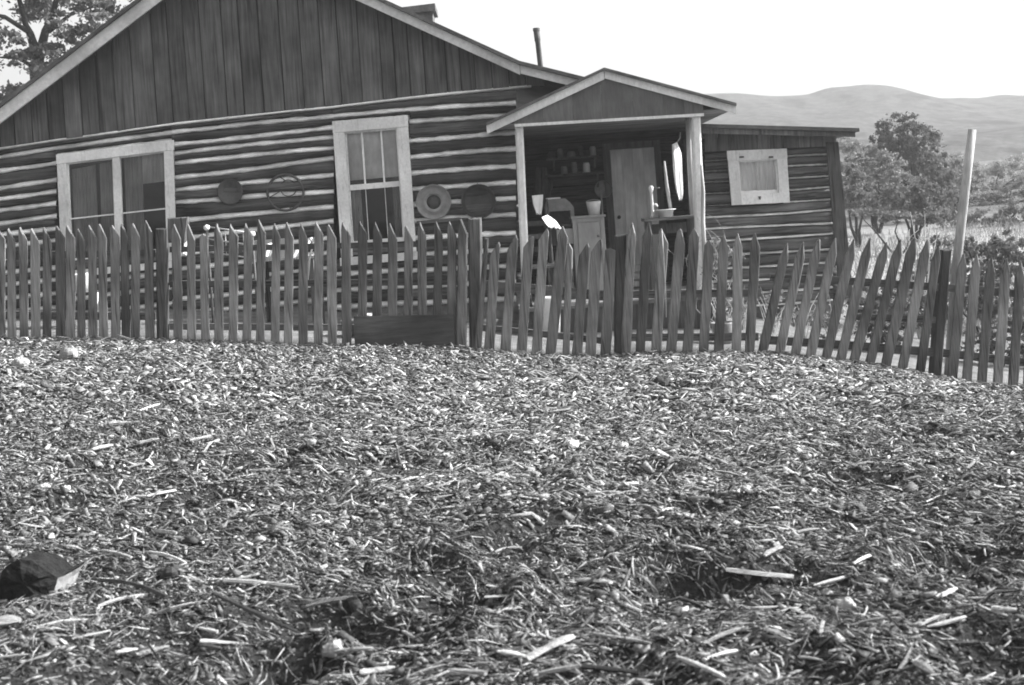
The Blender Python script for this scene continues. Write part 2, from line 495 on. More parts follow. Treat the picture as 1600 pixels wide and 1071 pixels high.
def np_mesh(name, verts, quads, mat, smooth=False):
    me = bpy.data.meshes.new(name)
    nv, nf = len(verts), len(quads)
    k = quads.shape[1]
    me.vertices.add(nv); me.loops.add(nf * k); me.polygons.add(nf)
    me.vertices.foreach_set('co', np.ascontiguousarray(verts, np.float32).ravel())
    me.loops.foreach_set('vertex_index', np.ascontiguousarray(quads, np.int32).ravel())
    me.polygons.foreach_set('loop_start', np.arange(0, nf * k, k, dtype=np.int32))
    me.polygons.foreach_set('loop_total', np.full(nf, k, np.int32))
    if smooth:
        me.polygons.foreach_set('use_smooth', np.ones(nf, bool))
    me.materials.append(mat)
    me.update(calc_edges=True)
    o = bpy.data.objects.new(name, me)
    COL.objects.link(o)
    return o

ii = (np.arange(ny - 1)[:, None] * nx + np.arange(nx - 1)[None, :]).ravel()
gq = np.stack([ii, ii + 1, ii + nx + 1, ii + nx], 1)
ground = np_mesh('ground', np.stack([GX.ravel(), GY.ravel(), GZ.ravel()], 1), gq, M['ground'], True)
tag(ground, 'trodden sloping earth of the farmyard and the pale field behind', 'ground', kind='structure')

# far hills
HP = [(-700, 300), (-300, 262), (100, 225), (500, 190), (800, 165), (1080, 148), (1150, 146), (1200, 151), (1250, 147), (1300, 138), (1350, 132),
      (1400, 138), (1440, 150), (1480, 153), (1550, 149), (1650, 152), (1900, 160), (2300, 140)]
hp = [P(u, v, 240) for u, v in HP]
hx = np.linspace(hp[0].x, hp[-1].x, 320)
hz = np.interp(hx, [p.x for p in hp], [p.z for p in hp])
hz = np.convolve(np.pad(hz, 2, 'edge'), np.ones(5) / 5, 'valid')
hz = hz + 1.0 * vnoise(hx * .06, hx * 0 + 5) + .6 * vnoise(hx * .21, hx * 0 + 9)
ht = np.linspace(0, 1.35, 70)
HX, HT = np.meshgrid(hx, ht)
HYY = 90 + 150 * HT
prof = np.where(HT <= 1, HT ** 1.7, 1 - 0.8 * (HT - 1) ** 2 * 4)
base_h = 3.0
HZ = base_h - 6 * (1 - np.clip(HT * 4, 0, 1)) + (np.tile(hz, (len(ht), 1)) - base_h) * prof + (4.0 * vnoise(HX * 0.035, HYY * 0.035) + 2.0 * vnoise(HX * .09 + 3, HYY * .05)) * np.sin(np.clip(HT, 0, 1) * math.pi)
hi_ = (np.arange(len(ht) - 1)[:, None] * len(hx) + np.arange(len(hx) - 1)[None, :]).ravel()
hq = np.stack([hi_, hi_ + 1, hi_ + len(hx) + 1, hi_ + len(hx)], 1)
hill = np_mesh('hill', np.stack([HX.ravel(), HYY.ravel(), HZ.ravel()], 1), hq, M['hill'], True)
tag(hill, 'pale dry hills fading in the haze behind the cabin', 'hill', kind='structure')

# ------------------------------------------------------------------ log cabin
YW = 13.30          # face of the gable wall
YR = 12.95          # rake boards (roof overhang)
YP = 12.62          # porch gable
YWING = 14.1        # wing wall
YBACK = 15.4        # wall at the back of the porch
YEND = 20.5
house = thing('log_cabin', (0.0, YW, 0.2), 'old log cabin with board gable, small gabled porch and a low log wing', 'cabin')

def log_between(top, bot, us, Y, gap=0.028, bulge=0.065, name='log', mat='log'):
    """one log: px polylines of its upper and lower chinking; half round front, slightly wavy"""
    rows = []
    n = 22
    uu = np.linspace(us[0], us[-1], n)
    tv = np.interp(uu, us, top); bv = np.interp(uu, us, bot)
    ph = random.uniform(0, 50); amp = random.uniform(0.3, 1.0)
    mb = MB(); vv = []
    K = 7
    for i in range(n):
        a = P(uu[i], tv[i], Y); b = P(uu[i], bv[i], Y)
        zt = a.z - gap * (0.9 + 0.12 * math.sin(ph + i * 0.9) + random.uniform(-.12, .12))
        zb = b.z + gap * (0.9 + 0.12 * math.sin(ph * 2 + i * 0.7) + random.uniform(-.12, .12))
        for k in range(K):
            t = -1 + 2 * k / (K - 1)
            zz = (zt + zb) / 2 + (zt - zb) / 2 * t
            y = Y + 0.03 - bulge * math.sqrt(max(0, 1 - (abs(t) ** 2.6) * 0.96)) * (1 + 0.12 * amp * math.sin(ph + i * 0.5 + k)) - 0.03 * (1 if abs(t) < 1 else 0)
            vv.append((a.x, y, zz))
        vv.append((a.x, Y + 0.10, zb)); vv.append((a.x, Y + 0.10, zt))
    W = K + 2
    ff = []
    for i in range(n - 1):
        for k in range(K - 1):
            ff.append((i * W + k, (i + 1) * W + k, (i + 1) * W + k + 1, i * W + k + 1))
        ff.append((i * W + K - 1, (i + 1) * W + K - 1, (i + 1) * W + K + 1, i * W + K + 1))
        ff.append((i * W + K, (i + 1) * W + K, (i + 1) * W, i * W))
    ff.append(tuple(list(range(K)) + [K + 1, K])[::-1])
    o = (n - 1) * W
    ff.append(tuple([o + q for q in list(range(K)) + [K + 1, K]]))
    mb.add(vv, ff)
    return mb.build(name, M[mat], house, True)

def chink_line(line, us, Y, half=0.043, skip=None, mat='chink'):
    n = 26
    uu = np.linspace(us[0], us[-1], n)
    lv = np.interp(uu, us, line)
    vv, ff = [], []
    ph = random.uniform(0, 60)
    for i in range(n):
        c = P(uu[i], lv[i], Y)
        h = half * (0.95 + 0.15 * math.sin(ph + i * 1.3) + random.uniform(-.12, .12))
        yo = 0.012 * math.sin(ph * 3 + i * 0.8) + random.uniform(-.006, .006)
        vv += [(c.x, Y + 0.055, c.z - h * 1.2), (c.x, Y - 0.034 + yo, c.z - h * 0.55), (c.x, Y - 0.022 + yo, c.z + h * 0.45), (c.x, Y + 0.055, c.z + h * 1.2)]
    for i in range(n - 1):
        for k in range(3):
            ff.append((i * 4 + k, (i + 1) * 4 + k, (i + 1) * 4 + k + 1, i * 4 + k + 1))
    return MB().add(vv, ff).build('chinking', M[mat], house, True)

U_L = (-150, 4, 90)
LEFT = [(252, 232, 219), (265, 245, 231), (288, 266.6, 255), (315, 293.8, 281), (333, 310.6, 299), (350, 328.4, 317.5), (371, 349, 337),
        (387, 366, 357), (406, 385, 375), (425, 403.5, 395), (447, 426, 418), (466, 445, 437), (488, 466, 458), (510, 488, 480)]
U_M = (270, 340, 400, 460, 522)
MIDL = [(194, 186.5, 179.7, 173, 167), (206.5, 199, 192, 187, 181.5), (226, 219.5, 213, 206, 199), (240, 231.5, 225, 220, 214), (255, 248, 241.5, 236, 231),
        (278, 271, 263.5, 255, 247), (297, 290.5, 284, 279, 273.4), (316, 312, 306, 303, 299), (346, 339, 333.5, 328, 323), (374, 366, 358.7, 352, 345.4),
        (398, 391, 384, 378, 371), (421, 414, 407, 401, 394), (444, 437, 431, 424, 418), (468, 462, 455, 448, 442), (490, 484, 478, 472, 466)]
U_R = (640, 700, 760, 806)
RIGHT = [(153, 146.5, 140.5, 137), (171, 167, 163.5, 161), (190, 186, 182, 180), (220.4, 216, 210.5, 207), (246, 240, 235, 232), (271, 266, 262, 260),
         (296, 292, 288, 285), (320, 316, 312, 309.5), (345, 341, 337.5, 335), (372, 369, 366, 364), (398, 395, 392, 390), (423, 420, 417, 415),
         (448, 445, 442, 440), (474, 471, 468, 466)]
# strips of log above and below the two windows
U_A = (90, 180, 270)
ABOVE1 = [(219, 207, 194), (231, 219, 206.5), (243, 231, 219)]
U_B = (522, 580, 640)
ABOVE2 = [(167, 160, 153), (181.5, 176, 171), (193, 187, 183)]
U_C = (90, 180.1, 270)
BELOW1 = [(424, 412, 401), (447, 436, 425), (470, 459, 449), (494, 484, 474)]
BELOW2 = [(404, 400, 396), (429, 425, 421), (454, 450, 446), (480, 476, 472)]
for us, rows in ((U_L, LEFT), (U_M, MIDL), (U_R, RIGHT), (U_A, ABOVE1), (U_B, ABOVE2), (U_C, BELOW1), (U_B, BELOW2)):
    for i, (a, b) in enumerate(zip(rows[:-1], rows[1:])):
        if i == 0 and us is not U_C and rows is not BELOW2:
            continue
        log_between(a, b, us, YW)
    for i, r in enumerate(rows):
        if i == 0 or (i == 1 and us is not U_C and rows is not BELOW2):
            continue
        chink_line(r, us, YW)
U_T = (-150, 4, 90, 270, 340, 400, 460, 522, 640, 700, 760, 806)
TOPA = (252, 232, 219, 194, 186.5, 179.7, 173, 167, 153, 146.5, 140.5, 137)
TOPB = (265, 245, 231, 206.5, 199, 192, 187, 181.5, 171, 167, 163.5, 161)
for a, b in ((0, 4), (3, 8), (7, 12)):
    log_between(TOPA[a:b], TOPB[a:b], U_T[a:b], YW)
    chink_line(TOPB[a:b], U_T[a:b], YW)
# drip edge under the gable boards
drip_us = (-150, 4, 90, 270, 340, 400, 460, 522, 640, 700, 760, 830)
drip = (252, 232, 219, 194, 186.5, 179.7, 173, 167, 153, 146.5, 140.5, 134)
chink_line(drip, drip_us, YW - 0.035, 0.020).name = 'drip_edge'

# backing wall, side walls and foundation
xl = P(-160, 300, YW).x; xr = P(806, 300, YW).x
mb = MB()
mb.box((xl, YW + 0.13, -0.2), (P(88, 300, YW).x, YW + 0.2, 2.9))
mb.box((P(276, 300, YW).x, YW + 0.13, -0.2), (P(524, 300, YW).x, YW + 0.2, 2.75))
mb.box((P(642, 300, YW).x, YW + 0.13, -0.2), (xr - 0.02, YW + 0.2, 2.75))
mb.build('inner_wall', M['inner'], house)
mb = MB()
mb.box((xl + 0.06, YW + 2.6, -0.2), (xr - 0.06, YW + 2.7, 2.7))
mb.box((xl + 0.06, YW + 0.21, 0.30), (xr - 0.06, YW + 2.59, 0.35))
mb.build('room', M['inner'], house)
MB().prism([(xl, -0.6), (xr, -0.6), (xr, 0.30), (P(522, 455, YW).x, 0.42), (P(270, 480, YW).x, 0.42), (P(4, 480, YW).x, 0.52), (xl, 0.52)], YW + 0.02, YW + 0.125).build('foundation', M['found'], house)
# side wall of the main house facing the porch: logs seen end on as a row of log ends and sides
for i in range(13):
    z0 = 0.22 + i * 0.205
    mb = MB()
    pth = []
    mb.tube([(xr - 0.03, YW + 0.12, z0), (xr - 0.03, YEND, z0)], 0.098, 10, 0.03)
    mb.build('log', M['log'], house, True)

# gable boards
def line_u(pts):
    us = [p[0] for p in pts]; vs_ = [p[1] for p in pts]
    return lambda u: float(np.interp(u, us, vs_))
# roof outline at the rake plane, in pixels (outer edge of the rake boards)
RA = (359.5, -104.0); RL = (-190, 170 + 190 * 0.7615); RK = (812, 102); RE = (1010, 151)
def rp(u, v, Y=YR):
    p = P(u, v, Y); return (p.x, p.z)
apex, lft, knk, end = rp(*RA), rp(*RL), rp(*RK), rp(*RE)
def roof_z(x):
    return float(np.interp(x, [lft[0], apex[0], knk[0], end[0]], [lft[1], apex[1], knk[1], end[1]]))
seams = [-150, -122, -96, -70, -45, -20, 4, 28, 55, 80, 106, 133, 159, 186, 214, 248, 273, 298.5, 324, 358, 384, 415, 446.6, 478, 508, 536, 567.5, 600, 621, 643, 667, 700, 722, 744, 770, 796, 822, 850]
for a, b in zip(seams[:-1], seams[1:]):
    va = float(np.interp(a, drip_us, drip)); vb = float(np.interp(b, drip_us, drip))
    pa, pb = P(a, va, YW), P(b, vb, YW)
    g = random.uniform(.004, .010)
    xa, xb = pa.x + g, pb.x - g
    yo = random.uniform(-0.012, 0.012)
    za, zb = roof_z(xa) - 0.06, roof_z(xb) - 0.06
    dz = random.uniform(-0.012, 0.012)
    poly = [(xa, pa.z + dz), (xb, pb.z + dz), (xb, zb)]
    if xa < apex[0] < xb: poly.append((apex[0], apex[1] - 0.06))
    if xa < knk[0] < xb: poly.append((knk[0], knk[1] - 0.06))
    poly.append((xa, za))
    if zb - pb.z < 0.02 or za - pa.z < 0.02:
        continue
    MB().prism(poly, YW - 0.05 + yo, YW - 0.025 + yo).build('board', M['board'], house)
MB().prism([(xl, P(-160, 250, YW).z), (P(4, 228, YW).x, P(4, 228, YW).z), (P(270, 190, YW).x, P(270, 190, YW).z), (P(522, 163, YW).x, P(522, 163, YW).z), (xr, P(806, 134, YW).z), (xr + 0.1, roof_z(xr + 0.1) - 0.08), (knk[0], knk[1] - 0.08), (apex[0], apex[1] - 0.08), (xl, roof_z(xl) - 0.08)], YW - 0.008, YW + 0.004).build('gable_backing', M['inner'], house)

# main roof slab + rake boards
def band(p, q, t0, t1):
    """quad between points p,q shifted down along z by t0..t1"""
    return [(p[0], p[1] - t0), (q[0], q[1] - t0), (q[0], q[1] - t1), (p[0], p[1] - t1)]
roof_poly = [(lft[0] - 0.05, lft[1] - 0.03), apex, knk, (end[0], end[1]), (end[0], end[1] + 0.045), (knk[0], knk[1] + 0.05), (apex[0], apex[1] + 0.06), (lft[0] - 0.05, lft[1] + 0.02)]
mb = MB()
for a, b in ((lft, apex), (apex, knk), (knk, end)):
    mb.prism([(a[0], a[1] + 0.002), (b[0], b[1] + 0.002), (b[0], b[1] + 0.045), (a[0], a[1] + 0.045)], YR - 0.05, YEND)
mb.build('roof', M['roofing'], house)
mb = MB().prism(band((lft[0], lft[1]), (apex[0] - 0.002, apex[1]), 0.0, 0.165), YR, YR + 0.03); mb.build('rake_board', M['rake'], house)
mb = MB().prism(band((apex[0] + 0.002, apex[1]), (knk[0] - 0.002, knk[1]), 0.0, 0.115), YR, YR + 0.03); mb.build('rake_board', M['rake'], house)
mb = MB().prism(band((knk[0] + 0.004, knk[1]), end, 0.0, 0.10), YR + 0.004, YR + 0.034); mb.build('rake_board', M['rake'], house)
# roof sheathing seen from below, between rake board and gable
for (a, b, nm) in ((lft, apex, 1), (apex, knk, 1), (knk, end, 1)):
    MB().prism([(a[0], a[1] - 0.03), (b[0], b[1] - 0.03), (b[0], b[1] - 0.004), (a[0], a[1] - 0.004)], YR + 0.035, YEND - 0.05).build('roof_sheathing', M['ceiling'], house)

# chimney with its flat cap
YC = 15.6
ch = MB().prism([XZ(642, 75, YC), XZ(678, 75, YC), XZ(676, 18, YC), XZ(640, 20, YC)], YC, YC + 0.4).build('chimney', M['brick'], house)
MB().prism([XZ(622, 14, YC), XZ(680, 7, YC), XZ(681, 18, YC), XZ(624, 24, YC)], YC - 0.08, YC + 0.5).build('cap', M['brick'], ch)
for k in range(3):
    v = 24 + k * 9
    for j in range(3):
        MB().prism([XZ(641.5 + j * 12, v + 7, YC), XZ(652 + j * 12, v + 7, YC), XZ(652 + j * 12, v, YC), XZ(641.5 + j * 12, v, YC)], YC - 0.02, YC - 0.002).build('brick', M['brick'], ch)
# stovepipe through the lower roof
YS = 14.0
top, bot = P(838, 46, YS), P(848, 135, YS)
sp = MB().tube([top, top.lerp(bot, 0.2), top.lerp(bot, 0.22), top.lerp(bot, 0.6), bot], [0.040, 0.040, 0.034, 0.034, 0.034], 14).build('stovepipe', M['iron'], house, True)
MB().tube([P(838, 44.5, YS), P(838.2, 49, YS)], [0.046, 0.046], 14).build('collar', M['iron'], sp)
MB().lathe([(0.13, 0.0), (0.12, 0.02), (0.05, 0.07), (0.035, 0.08)], (bot.x - 0.02, YS, roof_z(bot.x) + 0.03)).build('flashing', M['tin'], sp, True)

# ---- windows of the gable wall
def window(TL, TR, BR, BL, cas, Y, mull=None, sash=None, mun=(), blind=None, curtains=(), trim='trim', depth=0.05, bottom=False, cy=0.03):
    """casing boards from four outer pixel corners; cas = casing width in px"""
    def L2(p, q, t): return (p[0] + (q[0] - p[0]) * t, p[1] + (q[1] - p[1]) * t)
    def at(s, t):
        a = L2(TL, TR, s); b = L2(BL, BR, s); return L2(a, b, t)
    w = TR[0] - TL[0]; h = BL[1] - TL[1]
    cw, chh = cas / w, cas / h
    yf = Y - 0.085
    win = MB()
    # sash frame just inside the casing
    def quad(s0, s1, t0, t1): return [XZ(*at(s0, t0), yf), XZ(*at(s1, t0), yf), XZ(*at(s1, t1), yf), XZ(*at(s0, t1), yf)]
    e = 0.35 * cas
    se, te = e / w, e / h
    i0, i1, j0, j1 = cw - 0.005, 1 - cw + 0.005, chh * 0.98, 1 - chh * 0.98
    win.prism(quad(i0, i0 + se * 0.5, j0, j1), yf + 0.03, yf + 0.06)
    win.prism(quad(i1 - se * 0.5, i1, j0, j1), yf + 0.03, yf + 0.06)
    win.prism(quad(i0 + se * 0.5, i1 - se * 0.5, j0, j0 + te * 0.5), yf + 0.031, yf + 0.059)
    win.prism(quad(i0 + se * 0.5, i1 - se * 0.5, j1 - te, j1), yf + 0.031, yf + 0.059)
    o = win.build('window', M[trim], house)
    c1 = MB().prism(quad(0, 1, 0, chh), yf - 0.012, yf + 0.025).build('casing', M[trim], o)
    MB().prism(quad(0.004, cw, chh + 0.002, 1), yf - 0.010, yf + 0.025).build('casing', M[trim], o)
    MB().prism(quad(1 - cw, 0.996, chh + 0.002, 1), yf - 0.010, yf + 0.025).build('casing', M[trim], o)
    if bottom:
        MB().prism(quad(cw + .002, 1 - cw - .002, 1 - chh, 1), yf - 0.011, yf + 0.025).build('casing', M[trim], o)
    else:
        MB().prism(quad(-0.01, 1.01, 1.002, 1 + chh * 0.7), yf - 0.04, yf + 0.04).build('sill', M[trim], o)
    # reveal between casing and logs
    rv = MB()
    rv.prism(quad(0.01, cw * 0.9, 0.01, 0.99), yf + 0.026, Y + 0.13)
    rv.prism(quad(1 - cw * 0.9, 0.99, 0.01, 0.99), yf + 0.026, Y + 0.13)
    rv.prism(quad(cw * 0.91, 1 - cw * 0.91, 0.01, chh * 0.9), yf + 0.026, Y + 0.13)
    rv.prism(quad(cw * 0.91, 1 - cw * 0.91, 1 - chh * 0.9, 0.99), yf + 0.026, Y + 0.13)
    rv.build('reveal', M['rail'], o)
    if mull:
        MB().prism(quad(mull[0], mull[1], chh + 0.002, j1), yf - 0.004, yf + 0.07).build('mullion', M[trim], o)
    if sash:
        MB().prism(quad(i0 + se * .5, i1 - se * .5, sash[0], sash[1]), yf + 0.02, yf + 0.058).build('meeting_rail', M[trim], o)
    for (s, t0, t1, wd) in mun:
        MB().prism(quad(s - wd, s + wd, t0, t1), yf + 0.036, yf + 0.056).build('muntin', M[trim], o)
    MB().prism(quad(i0 + se * 0.3, i1 - se * 0.3, j0, j1), yf + 0.046, yf + 0.049).build('pane', M['glass'], o)
    if blind:
        MB().prism(quad(i0 - 0.01, i1 + 0.01, blind[0], blind[1]), Y + 0.015, Y + 0.02).build('blind', M[blind[2]], o)
    for (s0, s1, t0, t1, mt) in curtains:
        vv, ff = [], []
        n = 40
        for i in range(n + 1):
            s = s0 + (s1 - s0) * i / n
            fold = 0.022 * math.sin(i * 1.1) + 0.012 * math.sin(i * 2.7 + 1)
            a = P(*at(s, t0), yf); b = P(*at(s, t1), yf)
            vv += [(a.x, Y + cy + fold * 0.6, a.z), (b.x, Y + cy + fold * 1.3, b.z)]
            if i: ff.append((2 * i - 2, 2 * i - 1, 2 * i + 1, 2 * i))
        MB().add(vv, ff).build('curtain', M[mt], o, True)  # also builds the pale sheet that stands in for reflected sky
    return o

w1 = window((88, 242), (271, 219), (276, 407), (96, 424), 15, YW, mull=(0.475, 0.535), sash=(0.555, 0.567), mun=(),
            curtains=((0.09, 0.30, 0.09, 0.92, 'curtain'), (0.33, 0.47, 0.09, 0.92, 'curtain'), (0.545, 0.70, 0.09, 0.9, 'curtain'), (0.70, 0.91, 0.09, 0.33, 'blind')))
w1['label'] = 'wide double window with a broad pale casing'
w2 = window((519, 190), (637, 180), (651, 393), (533, 403), 18, YW, sash=(0.475, 0.515),
            mun=((0.375, 0.09, 0.48, 0.012), (0.63, 0.09, 0.48, 0.012), (0.375, 0.515, 0.92, 0.003), (0.63, 0.515, 0.92, 0.003)), blind=(0.07, 0.44, 'blind'),
            curtains=((0.14, 0.30, 0.5, 0.92, 'curtain'), (0.72, 0.86, 0.5, 0.92, 'curtain')))
w2['label'] = 'tall sash window with a half drawn blind'

# ---- wing
xw0 = P(1040, 300, YWING).x; xw1 = P(1302, 300, YWING).x
U_W = (1100, 1145, 1190, 1238, 1300)
WL = [(238, 236, 233, 231, 228), (252, 249, 247, 243.7, 240.6), (268, 266, 263, 259, 256.5), (285, 283, 281, 278.5, 274.5), (303, 301, 299.5, 297, 292), (322, 320, 318, 315.6, 311.5),
      (340, 338, 336, 333, 327.5), (358, 355.5, 353.5, 351.5, 349), (378, 375.5, 372.5, 369.5, 365), (399, 398, 395.5, 393, 389.5), (421, 419, 416.6, 414, 410), (441, 439, 437, 434, 429),
      (461, 459, 457, 454, 449), (481, 479, 477, 474, 469)]
def clip_seg(us, row, a, b):
    uu = np.linspace(a, b, 5)
    return tuple(uu), tuple(np.interp(uu, us, row))
for i in range(len(WL) - 1):
    if 1 <= i <= 4:
        for a, b in ((1100, 1146), (1224, 1300)):
            uu, t = clip_seg(U_W, WL[i], a, b); _, q = clip_seg(U_W, WL[i + 1], a, b)
            log_between(t, q, uu, YWING, 0.016, 0.05, mat='winglog')
    else:
        log_between(WL[i], WL[i + 1], U_W, YWING, 0.016, 0.05, mat='winglog')
for i, r in enumerate(WL):
    if i == 0: continue
    if i <= 5:
        uu, t = clip_seg(U_W, r, 1224, 1300)
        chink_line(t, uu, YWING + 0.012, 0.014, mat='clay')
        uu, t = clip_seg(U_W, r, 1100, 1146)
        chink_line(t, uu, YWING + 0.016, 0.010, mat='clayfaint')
    else:
        chink_line(r, U_W, YWING, 0.020, mat='clay' if i < 7 or i > 8 else 'chink')
# siding strip under the wing eave
for k in range(10):
    a = 1100 + k * 20.4; b = a + 19.6
    va = np.interp(a, (1100, 1300), (238, 229)); vb = np.interp(b, (1100, 1300), (238, 229))
    yo = random.uniform(-.008, .008)
    MB().prism([XZ(a, va, YWING), XZ(b, vb, YWING), XZ(b, 207, YWING), XZ(a, 205, YWING)], YWING - 0.075 + yo, YWING - 0.05 + yo).build('board', M['board'], house)
wz = 2.25
MB().box((xw0 + 0.3, YWING + 0.12, -0.6), (xw1, YWING + 0.16, wz - 0.2)).build('inner_wall', M['inner'], house)
MB().prism([XZ(1098, 476, YWING), XZ(1302, 468, YWING), XZ(1302, 540, YWING), XZ(1098, 540, YWING)], YWING + 0.0, YWING + 0.1).build('foundation', M['found'], house)
# corner board, leaning, and the logs of the wing's end wall behind it
MB().prism([XZ(1291, 222, YWING - 0.12), XZ(1310, 222, YWING - 0.12), XZ(1334, 470, YWING - 0.12), XZ(1313, 470, YWING - 0.12)], YWING - 0.12, YWING - 0.08).build('corner_board', M['post'], house)
for i in range(11):
    z0 = 0.0 + i * 0.175
    MB().tube([(xw1 - 0.05, YWING + 0.05, z0), (xw1 - 0.05, YWING + 4.0, z0)], 0.085, 9, 0.03).build('log', M['log'], house, True)
# low roof of the wing
a, b = XZ(1092, 199, YWING - 0.35), XZ(1343, 206, YWING - 0.35)
MB().prism([a, b, (b[0], b[1] + 0.045), (a[0], a[1] + 0.045)], YWING - 0.35, YWING + 4.3).build('wing_roof', M['roofing'], house)
MB().prism([(a[0], a[1] - 0.075), (b[0] - 0.04, b[1] - 0.06), (b[0] - 0.04, b[1] - 0.002), (a[0], a[1] - 0.002)], YWING - 0.30, YWING - 0.27).build('fascia', M['board'], house)
MB().prism([(a[0], a[1] - 0.03), (b[0] - 0.05, b[1] - 0.03), (b[0] - 0.05, b[1] - 0.004), (a[0], a[1] - 0.004)], YWING - 0.26, YWING + 4.2).build('roof_sheathing', M['ceiling'], house)

w3 = window((1135.6, 236), (1229, 232.4), (1234.4, 316.6), (1143, 321), 16, YWING, trim='trim', curtains=((0.13, 0.87, 0.12, 0.92, 'sky_sheen'),), mun=((0.5, 0.2, 0.76, 0.005),), bottom=True, cy=-0.005)  # pale sheet behind this pane imitates the sky's reflection
w3['label'] = 'small square window with a broad white frame'
# its hinges and the latch
for u in (1159, 1205):
    MB().prism([XZ(u - 4, 244.5, YWING - .1), XZ(u + 3, 244.2, YWING - .1), XZ(u + 3, 247, YWING - .1), XZ(u - 4, 247.3, YWING - .1)], YWING - 0.115, YWING - 0.101).build('hinge', M['iron'], w3)
MB().prism([XZ(1185, 307, YWING - .1), XZ(1189, 307, YWING - .1), XZ(1188, 312, YWING - .1), XZ(1186, 312, YWING - .1)], YWING - 0.115, YWING - 0.101).build('latch', M['iron'], w3)

# ---- porch
pa_, pl_, pr_ = XZ(944, 110.7, YP), XZ(760, 196.5, YP), XZ(1150, 166, YP)
mb = MB()
for a, b in ((pl_, pa_), (pa_, pr_)):
    mb.prism([(a[0], a[1] + 0.002), (b[0], b[1] + 0.002), (b[0], b[1] + 0.032), (a[0], a[1] + 0.032)], YP - 0.04, YBACK + 0.6)
mb.build('porch_roof', M['roofing'], house)
MB().prism(band(pl_, (pa_[0] - 0.003, pa_[1]), 0, 0.098), YP, YP + 0.028).build('rake_board', M['trim_porch'], house)
MB().prism(band((pa_[0] + 0.003, pa_[1]), pr_, 0, 0.088), YP + 0.002, YP + 0.03).build('rake_board', M['trim_porch'], house)
for a, b in ((pl_, pa_), (pa_, pr_)):
    MB().prism([(a[0] + 0.02, a[1] - 0.03), (b[0] - 0.02, b[1] - 0.03), (b[0] - 0.02, b[1] - 0.004), (a[0] + 0.02, a[1] - 0.004)], YP + 0.035, YBACK + 0.5).build('roof_sheathing', M['ceiling'], house)
bl_, br_ = XZ(804, 197, YP + 0.05), XZ(1099, 180, YP + 0.05)
# boarded gable of the porch (horizontal seam under the peak)
seam = [804, 850, 896, 942, 990, 1038, 1070, 1099]
for u0_, u1_ in zip(seam[:-1], seam[1:]):
    pts = []
    x0 = P(u0_, np.interp(u0_, (804, 1099), (195, 178)), YP + .05).x + 0.0015; x1 = P(u1_, np.interp(u1_, (804, 1099), (195, 178)), YP + .05).x - 0.0015
    zb0 = float(np.interp(x0, (bl_[0], br_[0]), (bl_[1], br_[1]))) + 0.02; zb1 = float(np.interp(x1, (bl_[0], br_[0]), (bl_[1], br_[1]))) + 0.02
    rz = lambda x: float(np.interp(x, (pl_[0], pa_[0], pr_[0]), (pl_[1], pa_[1], pr_[1]))) - 0.035
    pts = [(x0, zb0), (x1, zb1), (x1, rz(x1))]
    if x0 < pa_[0] < x1: pts.append((pa_[0], pa_[1] - 0.035))
    pts.append((x0, rz(x0)))
    MB().prism(pts, YP + 0.032, YP + 0.048).build('board', M['panel'], house)
MB().prism([(bl_[0], bl_[1] - 0.014), (br_[0], br_[1] - 0.014), (br_[0], br_[1] + 0.018), (bl_[0], bl_[1] + 0.018)], YP + 0.01, YP + 0.06).build('porch_beam', M['trim_porch'], house)
# ceiling planks
cz0, cz1 = bl_[1] + 0.02, br_[1] + 0.02
for k in range(13):
    y0 = YP + 0.07 + k * 0.205
    MB().prism([(bl_[0] - 0.25, cz0 - 0.01), (br_[0] + 0.35, cz1 + 0.02), (br_[0] + 0.35, cz1 + 0.04), (bl_[0] - 0.25, cz0 + 0.012)], y0, y0 + 0.2).build('ceiling_plank', M['ceiling'], house)
FL = 0.14
MB().chamfer([XZ(804.5, 196.5, YP + .03), XZ(817.5, 195.5, YP + .03), XZ(829, 462, YP + .03), XZ(816, 462, YP + .03)], YP + 0.062, YP + 0.16, .022).build('porch_post', M['trim_porch'], house)
MB().chamfer([XZ(1082, 181, YP + .03), XZ(1095.5, 180, YP + .03), XZ(1107, 464, YP + .03), XZ(1092, 464, YP + .03)], YP + 0.062, YP + 0.17, .02).build('porch_post', M['trim_porch'], house)
# second, rough post just behind the right one
MB().tube([P(1076, 185, YP + 0.55), P(1079, 260, YP + 0.55), P(1084, 360, YP + 0.55), P(1088, 445, YP + 0.55)], [0.04, 0.037, 0.04, 0.042], 9, 0.08).build('porch_post', M['polewood'], house, True)
# floor planks
xf0, xf1 = xr + 0.02, P(1106, 460, YP).x + 0.25
for k in range(14):
    y0 = YP + 0.0 + k * 0.2
    if y0 + 0.19 > YBACK: break
    MB().box((xf0 if y0 > YW else bl_[0] - 0.1, y0, FL - 0.04), (xf1, y0 + 0.19, FL)).build('floor_plank', M['floor'], house)
MB().box((bl_[0] - 0.05, YP + 0.05, -0.5), (xf1 - 0.05, YP + 0.09, FL - 0.045)).build('porch_skirt', M['board'], house)
# back wall of the porch: logs and the door
mb = MB().box((xr + 0.07, YBACK + 0.09, FL - 0.3), (xw0 + 0.7, YBACK + 0.2, 2.55))
mb.box((P(1098, 300, YWING).x - 0.01, YWING + 0.1, FL - 0.3), (P(1098, 300, YWING).x + 0.05, YBACK + 0.085, 2.2))
mb.box((xr - 0.08, YW + 0.21, FL - 0.3), (xr - 0.02, YEND, 2.7))
mb.build('inner_wall', M['inner'], house)
for i in range(12):
    z0 = FL + 0.1 + i * 0.205
    MB().tube([(xr + 0.07, YBACK + 0.08, z0), (xw0 + 0.6, YBACK + 0.08, z0)], 0.098, 10, 0.03).build('log', M['log'], house, True)
